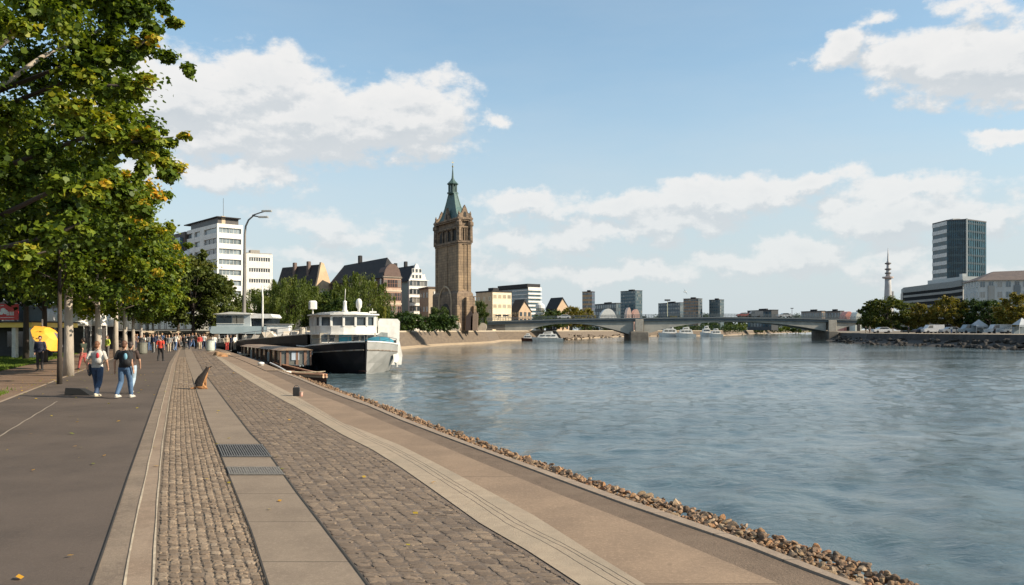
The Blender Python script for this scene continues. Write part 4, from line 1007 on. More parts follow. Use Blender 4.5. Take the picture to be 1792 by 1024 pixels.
def tv_tower():
    Y=700; z0=1.4; rt = empty('telecom_tower',(X(1554,Y),Y,z0),0,'slender grey telecommunications tower with round platforms and needle mast','telecom tower')
    k=lambda p: Z(p,Y)-z0; m=mat('telecom concrete',(.36,.36,.37),.7,(.30,.30,.31),.2); md=mat('platform dark',(.12,.11,.11),.7)
    b=MB(); b.lathe([(4.6,0),(4.4,k(540)),(3.2,k(520)),(2.7,k(500)),(2.6,k(488))],n=14); b.obj('shaft',m,rt,True)
    b=MB(); b.box(3.0,4.2,-2,2,0,k(510)); b.obj('service_shaft',m,rt)
    b=MB(); b.lathe([(2.6,k(488)),(4.6,k(487)),(4.7,k(484.5)),(2.8,k(484))],n=18); b.obj('platform',mat('platform pink',(.40,.33,.31),.7),rt)
    for p0,p1,r in ((480,476.5,2.6),(473,469.5,2.7),(463,459.5,2.6)):
        b=MB(); b.lathe([(1.2,k(p0)),(r,k(p0-.8)),(r,k(p1+.8)),(1.2,k(p1))],n=16); b.obj('platform',md,rt)
    b=MB(); b.lathe([(1.9,k(484)),(1.6,k(476)),(1.2,k(466)),(1.2,k(458)),(.85,k(457)),(.5,k(446)),(.15,k(434))],n=10); b.obj('mast',m,rt,True)
tv_tower()
# ================================================================== TREES
def leafmat(name, stops, trans=.35):
    m, t, b = newmat(name); a = t.n('ShaderNodeAttribute', attribute_name='tint'); g = t.n('ShaderNodeNewGeometry')
    oi = t.n('ShaderNodeObjectInfo')
    f = t.m('ADD', a.outputs['Fac'], t.m('MULTIPLY_ADD', g.outputs['Random Per Island'], .24, -.12), clamp=True)
    col = t.ramp(f, stops)
    t.put(b.inputs['Base Color'], col); b.inputs['Roughness'].default_value = .5; b.inputs['Specular IOR Level'].default_value = .22
    tr = t.n('ShaderNodeBsdfTranslucent'); t.put(tr.inputs[0], t.mix(1.0, col, (1.5,1.45,.6), 'MULTIPLY'))
    ms = t.n('ShaderNodeMixShader'); ms.inputs[0].default_value = trans
    out = m.node_tree.nodes['Material Output']; t.put(ms.inputs[1], b.outputs[0]); t.put(ms.inputs[2], tr.outputs[0]); t.put(out.inputs[0], ms.outputs[0]); return m
L_lin = leafmat('linden leaf', [(0,(.020,.036,.006)),(.28,(.050,.085,.010)),(.5,(.105,.150,.014)),(.74,(.19,.225,.020)),(.90,(.40,.31,.028)),(1,(.58,.30,.03))])
L_dark = leafmat('dark leaf', [(0,(.010,.022,.006)),(.35,(.022,.045,.010)),(.7,(.045,.075,.014)),(1,(.09,.11,.02))], .25)
L_wil = leafmat('willow leaf', [(0,(.035,.055,.010)),(.4,(.065,.095,.016)),(.8,(.12,.145,.025)),(1,(.20,.19,.035))], .3)
L_aut = leafmat('autumn leaf', [(0,(.06,.065,.012)),(.4,(.13,.12,.02)),(.8,(.22,.17,.028)),(1,(.32,.21,.03))], .3)
L_cor = leafmat('right bank leaf', [(0,(.03,.045,.010)),(.4,(.06,.08,.016)),(.8,(.10,.115,.022)),(1,(.15,.14,.03))], .3)
m_bark = mat('linden bark', (.42,.37,.31), .9, (.27,.23,.19), 1.5, .8, 8, stretch=(1,1,.35)); m_bark2 = mat('dark bark', (.06,.045,.035), .9, (.035,.028,.022), 1.5, .8, 8, stretch=(1,1,.35))
def leaves(C, Rr, per, size, seed, tintc, lobed=False, droop=0.0, flat=.75):
    rg = np.random.default_rng(seed); n = per*len(C)
    idx = np.repeat(np.arange(len(C)), per)
    d = rg.normal(0,1,(n,3)); d /= np.linalg.norm(d,axis=1)[:,None]; r = np.minimum(np.abs(rg.normal(.50,.34,n)),1.55)
    d = d*(1+.45*np.sin(idx*1.7)[:,None]*np.array([1,0,0])+.45*np.cos(idx*2.3)[:,None]*np.array([0,1,0]))
    P = C[idx]+d*(r*Rr[idx])[:,None]*np.array([1,1,flat]); 
    if droop: P[:,2] -= rg.uniform(0,1,n)**1.5*droop
    nrm = rg.normal(0,1,(n,3))*.55+d*.5+np.array([0,0,.65]); nrm /= np.linalg.norm(nrm,axis=1)[:,None]
    a = np.cross(nrm, rg.normal(0,1,(n,3))); a /= np.linalg.norm(a,axis=1)[:,None]; bb = np.cross(nrm,a)
    if droop: 
        a = a*.35+np.array([0,0,-1.0]); a/=np.linalg.norm(a,axis=1)[:,None]
    s = size*rg.uniform(.6,1.3,n); tint = np.clip(tintc[idx]+rg.normal(0,.07,n),0,1)
    if lobed:
        sh = [(-.5,0),(-.28,-.42),(.12,-.46),(.22,-.2),(.6,0),(.22,.2),(.12,.46),(-.28,.42)]
        zz = [0,.1,.14,.03,-.12,.03,.14,.1]
    else:
        sh = [(-.5,0),(-.05,-.42),(.55,0),(-.05,.42)] if not droop else [(-.9,0),(0,-.22),(.9,0),(0,.22)]
        zz = [0,.12,-.06,.12]
    k = len(sh); V = np.zeros((n,k,3))
    for i,((u,v),q) in enumerate(zip(sh,zz)): V[:,i] = P+(a*u+bb*v+nrm*q)*s[:,None]
    return fastmesh('crown', V.reshape(-1,3), k, n, tint)
def make_tree(name, h, r, clear, seed, lm, bm_, tr=.2, nclump=70, per=150, size=.3, clump=.85, willow=False, lobed=False, lean=0, shape=1.0, tint=.42, tvar=.12, yellow=.06, top=.5, core=True):
    rg = random.Random(seed); root = bpy.data.objects.new(name, None); COL.objects.link(root)
    cz = (h+clear)/2; hz = (h-clear)/2; C=[]; Rr=[]; T=[]
    for i in range(nclump):
        t = rg.uniform(0,6.283); u = rg.uniform(-1,1); rad = rg.random()**.33
        if i < nclump*.55: rad = rg.uniform(.8,1.02)
        sr = math.sqrt(max(0,1-u*u))**(shape if u>0 else .6)
        x = r*rad*sr*math.cos(t)*rg.uniform(.82,1.1); y = r*rad*sr*math.sin(t)*rg.uniform(.82,1.1); z = cz+hz*u*rad*rg.uniform(.88,1.08)
        C.append((x+lean*(z/h),y,max(z,clear*.98))); Rr.append(clump*rg.uniform(.6,1.3)*(1.15 if rad<.75 else 1))
        T.append(tint+rg.gauss(0,tvar)+(.34 if rg.random()<yellow else 0)+.10*u)
    # sprays that break the outline, each a run of small clumps along a twig
    for i in range(int(nclump*.45)):
        t = rg.uniform(0,6.283); u = rg.uniform(-.8,.95); sr = math.sqrt(1-u*u)**(shape if u>0 else .6); e = rg.uniform(1.02,1.2)
        tt_ = tint+.08+rg.gauss(0,tvar)
        for q in (0,.5,1):
            e_ = .92+(e-.90)*q; C.append((r*e_*sr*math.cos(t+.06*q)+rg.gauss(0,.08),r*e_*sr*math.sin(t+.06*q)+rg.gauss(0,.08),max(clear*.98,cz+hz*u*e_*.97+rg.gauss(0,.1)))); Rr.append(clump*rg.uniform(.30,.46)*(1.15-.45*q)); T.append(tt_+(.22*q if rg.random()<yellow*2 else 0))
    nb = nclump
    C=np.array(C); Rr=np.array(Rr); T=np.array(T)
    me = leaves(C,Rr,int(per*1.05),size,seed,T,lobed,droop=(hz*.55 if willow else 0)); me.materials.append(lm); child('crown', me, root)
    b = MB(); pts=[(0,0,-.1),(.02*h*.1,0,clear*.5),(lean*.3,0,clear),(lean*.6,.1,cz),(lean*.9,0,h*.88)]
    b.tube(pts,[tr*1.25,tr,tr*.85,tr*.5,.03],9)
    for i in range(12):
        c = C[rg.randrange(nb)]; z0 = rg.uniform(clear*.92,cz*1.1); p0=Vector((lean*.4,0,z0)); p1=Vector(c); mid=p0.lerp(p1,.5)+Vector((0,0,.25))
        if p1.z < z0: p0.z = max(clear*.85,p1.z-.8); mid=p0.lerp(p1,.5)+Vector((0,0,.1))
        b.tube([p0,mid,p1],[tr*.38,tr*.22,.02],6)
    b.obj('trunk', bm_, root, True); return root
def place(tree, x, y, z, rz, s, label, cat, group=None, first=False, sz=None):
    o = tree if first else copy_tree(tree)
    o.location=(x,y,z); o.rotation_euler=(0,0,rz); o.scale=(s,s,sz or s); tag(o,label,cat,group); return o
TG='lindens lining the promenade'
# the near linden whose crown reaches over the upper left
near = make_tree('linden_tree', 14.5, 4.15, 3.5, 21, L_lin, m_bark, .24, 190, 430, .118, .74, lobed=True, tint=.38, yellow=.06, tvar=.14)
def rowx(Y): return -20.4-.409*(Y-36.6)
place(near, X(-75,18.2), 18.2, 0, 0, 1, 'nearest linden with large yellowing leaves filling the upper left corner', 'tree', TG, True)
# reaching branches on its right side
def branch(p0, pts, seed, sz=.15, rr=.30):
    C=[];Rr=[];T=[]; rg=random.Random(seed); N=len(pts)
    for i in range(N-1):
        for k in range(7):
            t=k/7; C.append([pts[i][q]*(1-t)+pts[i+1][q]*t+rg.gauss(0,.11) for q in range(3)]); f=(i+t)/(N-1)
            Rr.append(rr*(1.15-f*.75)*rg.uniform(.45,1.25)); T.append(.42+rg.gauss(0,.10)+(.30*f if rg.random()<.45 else 0))
    return np.array(C),np.array(Rr),np.array(T),[p0]+pts
lx, ly = X(-75,18.2), 18.2
for i,pp in enumerate([
   [(150,240,16.5),(210,250,16.6),(262,247,16.7),(304,240,16.8)],
   [(120,140,17),(180,150,16.8),(235,152,16.8),(274,158,16.8)],
   [(130,110,17.2),(190,110,17),(235,85,17),(266,62,17)],
   [(90,20,17),(130,10,17),(165,-20,17)],
   [(100,330,16),(150,330,16),(190,318,16)],
   [(60,420,15.5),(110,405,15.5),(150,385,15.5)],[(-20,470,15),(30,455,15),(80,440,15)]]):
    pts=[(X(px,Y)-lx,Y-ly,Z(py,Y)) for px,py,Y in pp]; C,Rr,T,path=branch((.3,-.1,max(3.8,pts[0][2]-.6)),pts,40+i)
    me=leaves(C,Rr,75,.12,60+i,T,True); me.name='branch_leaves'; me.materials.append(L_lin); child('crown',me,near)
    b=MB(); b.tube(path,[.07]+[.04]*(len(path)-2)+[.012],5); b.obj('limb',m_bark2,near,True)
vA = make_tree('linden_tree', 10.2, 4.4, 3.35, 31, L_lin, m_bark, .20, 120, 330, .20, .80, tint=.46, yellow=.05)
vB = make_tree('linden_tree', 9.9, 4.5, 3.3, 32, L_lin, m_bark, .17, 110, 280, .215, .82, tint=.50, yellow=.04)
vC = make_tree('linden_tree', 9.6, 4.3, 3.4, 33, L_lin, m_bark, .17, 95, 220, .26, .85, tint=.46, yellow=.04)
ords = ['second','third','fourth','fifth','sixth','seventh','eighth','ninth']
for i,(px,Y,v,s) in enumerate([(120,36.6,vA,1.0),(171,48.8,vB,1.0),(203,61.0,vC,1.0),(219,71.5,vA,1.0),(233,82,vB,1.0),(247,95,vC,1.02),(258,108,vA,1.03),(268,122,vB,1.05)]):
    place(v, X(px,Y), Y, 0, i*1.3, s, '%s linden from the camera in the row along the asphalt path'%ords[i], 'tree', TG, first=(i<3))
# leaning dark trunk tree in front of the row
vD = make_tree('linden_tree', 8.6, 3.4, 3.5, 34, L_lin, m_bark2, .085, 70, 260, .17, .75, tint=.40, yellow=.08)
place(vD, X(104,31), 31, 0, .4, 1, 'dark trunked linden just left of the pale trunk by the walkers', 'tree', TG, True)
# second row on the lawn side, dark trunks
vE = make_tree('lawn_tree', 9.0, 4.2, 3.6, 35, L_dark, m_bark2, .16, 70, 130, .32, .9, tint=.5)
for i,(px,Y,s,lb) in enumerate([(-20,40,1.05,'dark tree at the left edge in front of the cafe'),(45,57,1.2,'dark tree rising behind the cafe awning by the red sign'),(78,52,1.05,'dark trunked tree right of the yellow parasol'),(118,78,1.3,'dark tree behind the white tents'),(150,98,1.6,'dark tree with forked trunk behind the walkers'),(-60,66,1.4,'big dark tree behind the cafe at the left edge'),(190,125,1.6,'dark tree far back on the left of the promenade')]):
    place(vE, X(px,Y), Y, 0, i*1.1, s, lb, 'tree', 'trees on the lawn side', first=(i==0))
# darker trees closing the promenade
vF = make_tree('plane_tree', 11.8, 4.3, 2.8, 36, L_cor, m_bark2, .22, 80, 170, .36, .95, tint=.42, shape=1.1)
for i,(px,Y,s,lb) in enumerate([(338,104,1.02,'tall dark tree at the end of the promenade in front of the office block'),(372,108,.80,'smaller round tree right of the tall one at the promenade end'),(312,118,1.1,'dark tree behind the last lindens of the promenade')]):
    place(vF, X(px,Y), Y, 0, i*2, s, lb, 'tree', 'dark trees closing the promenade', first=(i==0))
# left bank trees behind the boats
wil = make_tree('willow_tree', 15.5, 6.2, 2.5, 41, L_wil, m_bark2, .4, 80, 190, .30, 1.3, willow=True, tint=.45)
place(wil, X(508,150), 150, 1.5, 0, .92, 'broad willow behind the houseboat and small mast', 'tree', 'willows behind the boats', True, sz=.69)
place(wil, X(462,165), 165, 1.5, 2, .85, 'willow under the lower white office block, left of the broad one', 'tree', 'willows behind the boats', sz=.60)
w2 = make_tree('willow_tree', 15, 6.5, 1.5, 42, L_wil, m_bark2, .4, 80, 170, .30, 1.2, willow=True, tint=.50, shape=1.6)
place(w2, X(628,160), 160, 1.5, 0, .95, 'drooping willow with pointed top above the white ship wheelhouse', 'tree', 'willows behind the boats', True, sz=.80)
bush = make_tree('round_tree', 10, 5, .8, 43, L_dark, m_bark2, .3, 70, 150, .36, 1.1, tint=.65)
BT='trees on the left bank'
for i,(px,Y,z,s,sz,lb) in enumerate([(568,158,1.5,.95,.88,'round dark tree below the sandstone gable'),(596,150,1.5,.8,.72,'lower green tree between the two willows'),(545,175,1.5,1.1,1.0,'dark tree behind the broad willow'),(655,178,1.5,.8,.62,'small tree in front of the brick building'),
      (768,176,2,.42,.55,'small clipped tree left of the tower base'),(836,196,2,.5,.78,'narrow dark tree right of the tower base'),
      (965,300,2,1.1,.82,'dark tree behind the left end of the bridge'),(948,290,2,.8,.6,'low dark tree right of the round white pavilion')]):
    place(bush, X(px,Y), Y, z, i*1.7, s, lb, 'tree', BT, first=(i==0), sz=sz)
aut = make_tree('yellow_tree', 9, 4.6, 1.6, 44, L_aut, m_bark2, .3, 60, 150, .42, 1.1, tint=.45)
for i,(px,Y,z,s,sz,lb,g) in enumerate([(1000,330,2,1.15,1.05,'yellow green tree left one behind the bridge deck',BT),(1024,340,2,1.0,1.0,'olive tree right one behind the bridge deck',BT),(985,318,2,.7,.7,'small yellow tree below the dark roofed house',BT),
      (1180,520,2,1.3,1.0,'yellow tree in front of the grey slab block',BT)]):
    place(aut, X(px,Y), Y, z, i*1.7, s, lb, 'tree', g, first=(i==0), sz=sz)
cor = make_tree('river_tree', 9.2, 5.0, 1.0, 45, L_cor, m_bark2, .3, 85, 190, .34, 1.0, tint=.5)
RT='trees along the right bank'
for i,(px,Y,s,sz,lb) in enumerate([(1552,208,1.12,.98,'broad drooping tree at the right end of the bridge'),(1531,214,.85,.82,'dark tree at the left edge of the right bank tree line'),
      ]):
    place(cor, X(px,Y), Y, 1.4, i*1.9, s, lb, 'tree', RT, first=(i==0), sz=sz)
for px,Y,s_,sz,lb in [(1608,205,.66,.80,'small rounded yellow green tree left of the banded office'),(1658,200,.86,.98,'round olive tree in front of the banded office')]: place(aut, X(px,Y), Y, 1.4, px, s_, lb, 'tree', RT, sz=sz)
dkt = make_tree('river_tree', 9.2, 5.0, .8, 46, L_dark, m_bark2, .3, 80, 170, .34, 1.1, tint=.45)
for i,(px,Y,s,sz,lb) in enumerate([(1700,198,.72,.92,'dark tree below the pale entrance block'),(1732,192,.9,.86,'dense dark tree second right of the olive tree'),(1590,235,.7,.55,'low dark tree behind the small yellow green one'),(1752,205,.8,.80,'dark tree behind the rightmost olive tree')]):
    place(dkt, X(px,Y), Y, 1.4, i*1.9, s, lb, 'tree', RT, first=(i==0), sz=sz)
place(aut, X(1786,172), 172, 1.4, 5, 1.0, 'olive tree at the right edge in front of the blue grey block', 'tree', RT, sz=.92)
# hedge
def hedge(name, x0, x1, y0, y1, z0, z1, rz, loc, label):
    rg=np.random.default_rng(9); C=np.stack([rg.uniform(x0,x1,160),rg.uniform(y0,y1,160),rg.uniform(z0,z1,160)],1); me=leaves(C,np.full(160,.8),60,.35,8,rg.uniform(.3,.7,160)); me.materials.append(L_dark)
    o=bpy.data.objects.new(name,me); COL.objects.link(o); o.location=loc; o.rotation_euler=(0,0,rz); tag(o,label,'hedge')
hedge('clipped_hedge',0,12,-1,1,.3,Z(551,150)-2.2,R(35),(X(700,148),148,2),'long clipped dark hedge on the quay between ship and tower')
hedge('low_hedge',0,8,-1,1,.3,Z(548,180)-2,R(20),(X(664,178),178,2),'low yellow green hedge in front of the brick building')
# far tree masses on the horizon
def mass(label, segs, Yf, h, seed, lm, size=1.1):
    rg=np.random.default_rng(seed); n=len(segs)
    C=[]
    for px,py,Y in segs:
        for _ in range(5): C.append((X(px,Y)+rg.normal(0,3),Y+rg.normal(0,5),max(2,Z(py,Y)*rg.uniform(.35,.95))))
    C=np.array(C); me=leaves(C,np.full(len(C),h),60,size,seed,rg.uniform(.2,.7,len(C))); me.materials.append(lm)
    o=bpy.data.objects.new('far_trees',me); COL.objects.link(o); tag(o,label,'trees',kind='stuff')
mass('dark mass of far trees on the bank beneath and behind the bridge',[(p,568+4*math.sin(p*.11),470+p*.1-110) for p in range(1000,1290,7)],0,3.0,3,L_dark,.7)
mass('low line of distant trees along the horizon beyond the bridge',[(p,553+3*math.sin(p*.09)+2*math.sin(p*.31),800) for p in range(1030,1560,8)],0,5.0,4,L_dark,1.6)
mass('bushes on the far bank beneath the right half of the bridge',[(p,571+3*math.sin(p*.2),720) for p in range(1262,1420,7)],0,4.0,6,L_wil,1.2)
# ================================================================== BOATS
def hull(stations, m_port, m_star, m_deck, m_rim, bulw=.0, draft=.35, port=True):
    """stations: (y, half beam at deck, half beam at waterline, deck z). bow at y=0, aft is +y; returns MB"""
    b = MB(); n=len(stations)
    for sg, mi in ((-1,0),(1,1)):
        vs=[]
        for y,hb,hw,z in stations: vs += [(sg*hb,y,z+bulw),(sg*(hb*.96+hw*.04),y,z*.75),(sg*(hb*.45+hw*.55),y,z*.35),(sg*hw,y,.02),(sg*hw*.8,y,-draft)]
        fs=[]
        for i in range(n-1):
            for k in range(4):
                a=i*5+k; f=(a,a+1,a+6,a+5); fs.append(f if sg<0 else f[::-1])
        b.add(vs,fs,mi)
    y,hb,hw,z=stations[-1]; b.add([(-hb,y,z+bulw),(hb,y,z+bulw),(hw,y,.0),(-hw,y,0),(-hw*.8,y,-draft),(hw*.8,y,-draft)],[(0,1,2,3),(3,2,5,4)],0)
    vs=[]
    for y,hb,hw,z in stations: vs += [(-hb*.99,y,z),(hb*.99,y,z)]
    b.add(vs,[(2*i,2*i+1,2*i+3,2*i+2) for i in range(n-1)],2)
    for sg in (-1,1):
        b.tube([(sg*hb,y,z+bulw) for y,hb,hw,z in stations], .06, 5, 3)
    return b
m_navy = mat('black hull paint', (.007,.008,.011), .5, (.013,.013,.016), .8, spec=.25); m_hgrey = mat('sunlit grey hull', (.27,.27,.26), .45, (.20,.20,.19), .7, .2)
m_deck = mat('deck grey', (.3,.28,.25), .8); m_bw = mat('boat white paint', (.70,.69,.66), .4, (.56,.54,.50), 1.3, .15); m_tc = mat('teal canvas', (.03,.20,.28), .75, (.02,.14,.20), 1.2, .3)
m_rail = mat('rail metal', (.55,.55,.54), .4, metal=.4); m_rust = mat('brown planking', (.12,.045,.028), .6, (.075,.03,.02), 1.5, .3)
def ship():
    rt = empty('river_ship', (-10.65,58,-1.1), R(20), 'white and black river ship with round wheelhouse moored bow towards the promenade', 'ship')
    st=[(0,.10,.03,2.25),(.7,1.2,.45,2.2),(1.6,2.1,1.1,2.12),(3,2.95,2.0,2.0),(5,3.45,2.75,1.9),(8,3.6,3.1,1.75),(14,3.6,3.2,1.7),(19,3.4,2.9,1.75),(22,2.9,2.2,1.8)]
    h = hull(st,m_navy,m_hgrey,m_deck,m_bw,.12).obj('hull',[m_navy,m_hgrey,m_deck,m_bw],rt)  # black paint and shade to port, sunlight to starboard, put into hull colours
    b=MB(); b.tube([(0,-.03,2.4),(0,-.02,1.2),(0,.02,.1),(0,.05,-.3)],[.07,.06,.05,.05],6); b.obj('stem_bar', m_navy, rt)
    for sg in (-1,1):
        b=MB(); b.tube([(sg*(hb*.97+.03),y,z*.78) for y,hb,hw,z in st],.055,5); b.obj('rubbing_strake', mat('strake grey',(.22,.20,.17),.7,(.14,.10,.07),3), rt)
        b=MB(); b.tube([(sg*(hw+.02),y,.22) for y,hb,hw,z in st],.03,4); b.obj('waterline_stripe', mat('rust red stripe',(.16,.055,.035),.8,(.10,.05,.035),2), rt)
    for y in (1.5,2.6): 
        b=MB(); b.lathe([(.10,2.15),(.08,2.35),(.14,2.42),(.05,2.45)],(-.7+y*.1,y),8); b.obj('bollard', m_navy, rt, True)
    # name strokes on the port bow
    b=MB(); rg=random.Random(2)
    for i in range(9):
        y=4.6+i*.34; x=-3.36-.02*i; z=1.30+.02*i
        b.box(x-.06,x+.1,y,y+.08,z,z+.30)
        if i%2: b.box(x-.06,x+.1,y,y+.25,z+.24,z+.30)
        if i%3==0: b.box(x-.06,x+.1,y,y+.25,z,z+.05)
    b.obj('name_lettering', m_bw, rt)
    # white emblem patch on starboard bow
    b=MB(); b.add([(2.35,2.2,1.35),(2.95,3.3,1.4),(3.0,3.2,.95),(2.75,2.9,.7),(3.1,3.9,.35),(2.9,3.6,.3),(2.5,2.7,.75)],[(0,1,2,3,4,5,6)]); 
    for v in range(len(b.v)): x,y,z=b.v[v]; b.v[v]=(x+.12,y,z)
    b.obj('emblem', m_bw, h)
    # lower cabin
    b=MB(); pr=[(-2.9,3.2),(1.3,3.2),(1.5,4),(1.5,10),(-2.9,10)]; b.prism(pr,1.95,3.0); b.obj('lower_cabin', mat('cabin beige',(.42,.38,.31),.6,(.3,.27,.22),.8), rt)
    b=MB(); b.box(-1.5,-.55,3.13,3.19,2.1,2.9); b.obj('door', m_tc, rt)
    for x in (-2.55,-2.0,-.2,.4,.95):
        b=MB(); b.box(-.2,.2,-.05,0,0,.55); b.box(-.24,.24,-.07,-.04,-.05,-.0,1); child('window', b.mesh('window',[g_dark,m_bw]), rt, (x,3.19,2.3))
    # wheelhouse, rounded front
    fr=[(-3.1,4.6),(-2.85,3.6),(-2.1,3.05),(-1.2,2.8),(-.3,2.78),(.6,3.0),(1.3,3.5),(1.6,4.4),(1.6,8.5),(-3.1,8.5)]
    cx=-.75; sc=lambda f,dy=0:[(cx+(x-cx)*f,(y-6)*f+6+dy) for x,y in fr]
    b=MB(); b.prism(sc(1.0),2.95,3.55); b.prism(sc(1.06),2.86,2.949); b.obj('wheelhouse', m_bw, rt)
    b=MB(); b.prism(sc(.955),3.55,4.22); b.obj('wheelhouse_glass', g_dark, rt)
    q=sc(.985)
    for i in range(len(q)):
        A=Vector(q[i]);B=Vector(q[(i+1)%len(q)]); L=(B-A).length; k=max(1,int(L/.8)) if L>1.2 else 1
        for j in range(k):
            p=A.lerp(B,j/k); b=MB(); b.cbox(p.x-.09,p.x+.09,p.y-.09,p.y+.09,3.5,4.25,.02); b.obj('window_post', m_bw, rt)
    b=MB(); b.prism(sc(.99),4.2,4.36); b.prism(sc(1.08),4.36,4.46); b.prism(sc(.8),4.46,4.58); b.prism(sc(.45),4.58,4.66); b.obj('wheelhouse_roof', m_bw, rt)
    b=MB()
    for i in range(9):
        p0=sc(1.12)[i]; b.tube([(p0[0],p0[1],2.9),(p0[0],p0[1],3.1)],.02,4)
    # masts and domes on the roof
    b=MB(); b.lathe([(.28,4.6),(.16,4.8),(.13,5.35),(.17,5.4),(.05,5.5)],(-.9,4.2),8); b.tube([(-.9,4.2,5.4),(-.85,4.25,6.4)],.02,4); b.obj('mast', m_bw, rt, True)
    b=MB(); b.lathe([(.1,4.6),(.1,4.85),(.22,5.0),(.24,5.4),(.16,5.6),(.04,5.66)],(.15,4.0),10); b.obj('radar_dome', m_bw, rt, True)
    b=MB(); b.box(.95,1.5,3.9,4.05,4.55,4.68); b.tube([(1.2,4,4.4),(1.2,4,4.9)],.03,5); b.obj('radar_bar', m_bw, rt)
    b=MB(); b.tube([(-3.2,5.4,4.3),(-3.2,5.4,4.9)],.06,6); b.cbox(-3.5,-2.9,5.1,5.7,4.85,5.5,.1); b.obj('white_locker', m_bw, rt)
    # railing round the bow
    for s in (-1,1):
        b=MB()
        for dz in (.55,): b.tube([(s*hb*.97,y,z+dz) for y,hb,hw,z in st[:5]],.022,4)
        for y,hb,hw,z in st[:5]: b.tube([(s*hb*.97,y,z),(s*hb*.97,y,z+.56)],.02,4)
        b.obj('railing', mat('dark rail',(.15,.15,.15),.5), rt)
    # tall white casing at the starboard side
    b=MB(); b.profile([(1.75,.45),(3.62,.45),(3.7,1.2),(3.45,2.4),(3.5,3.9),(3.3,4.1),(1.9,4.12),(1.75,3.9)],4.6,7.2); b.obj('casing', m_bw, rt)
    b=MB(); b.cbox(2.55,3.2,4.52,4.59,1.55,2.4,.05); b.obj('casing_window', g_dark, rt)
    b=MB(); b.add([(1.2,4.0,1.95),(2.35,3.9,1.95),(2.4,4.0,3.0),(1.9,4.05,3.05),(1.2,4.0,2.5)],[(0,1,2,3,4)]); b.add([(1.2,4.15,1.95),(2.35,4.05,1.95),(2.4,4.15,3.0),(1.9,4.2,3.05),(1.2,4.15,2.5)],[(4,3,2,1,0)]); b.obj('wind_screen', mat('screen grey',(.25,.27,.26),.4), rt)
    b=MB(); b.ell((1.45,2.5,2.30),(1.15,.7,.42),14,8); b.obj('canvas_cover', m_tc, rt, True)
    for i,y in enumerate((6,10,14)):
        b=MB(); b.ell((-3.75,y,.75),(.2,.2,.42),8,6); b.obj('fender', mat('fender',(.3,.3,.3),.6), rt, True)
    b=MB(); b.box(-2.5,1.5,10,17,1.7,2.9); b.box(-2.7,1.7,9.8,17.2,2.9,3.05); b.obj('aft_cabin', m_bw, rt)
ship()
def small_boat(name,label,cat,bow,stern,beam,zb_,zs,mh,mi_,mr,bul=0,sheer=.25):
    bx,by=bow; sx_,sy_=stern; d=Vector((sx_-bx,sy_-by)); L=d.length; ang=math.atan2(-d.x,d.y)
    rt=empty(name,(bx,by,-1.1),ang,label,cat)
    st=[]
    for i in range(11):
        t=i/10; w_=beam/2*min(1,(math.sin(math.pi*min(1,t*1.25+.02)/2))**.75)*(1 if t<.75 else 1-.5*(t-.75)); z=zb_*(1-t)+zs*t-sheer*math.sin(math.pi*t)+1.1-bul
        st.append((t*L,max(.04,w_),max(.02,w_*.7),z))
    h=hull([(y,a,c,z-.0) for y,a,c,z in st],mh,mh,mi_,mr,bul,.3).obj('hull',[mh,mh,mi_,mr],rt)
    return rt,L,st
rt,L,st=small_boat('open_barge','long brown open boat with orange rimmed bow resting against the stones','boat',(X(569,45.5),45.5),(X(452,60),60),2.5,-.45,-.35,m_rust,mat('boat well dark',(.035,.018,.014),.8),mat('orange rim',(.60,.32,.18),.6,(.5,.25,.13),2),sheer=.15,bul=.42)
for i in (3,6): y,hb,hw,z=st[i]; b=MB(); b.box(-hb*.9,hb*.9,y-.12,y+.12,z+.25,z+.30); b.obj('thwart', mat('thwart wood',(.17,.07,.045),.7), rt)
b=MB(); b.tube([(s[1]*1.02,s[0],s[3]+.30) for s in st[:6]],.07,5); b.tube([(-s[1]*1.02,s[0],s[3]+.30) for s in st[:6]],.07,5); b.obj('rubbing_strake', mat('tan strake',(.55,.36,.24),.6), rt)
rt,L,st=small_boat('black_dinghy','slim black dinghy with a white gunwale tucked against the quay','dinghy',(X(499,41.5),41.5),(X(457,52),52),1.3,-.10,-.05,m_navy,mat('dinghy inside',(.02,.02,.022),.8),m_bw,sheer=.10,bul=.4)
b=MB(); b.cbox(-.3,.3,-.12,.35,.98,1.06,.02); b.obj('bow_plate', m_bw, rt)
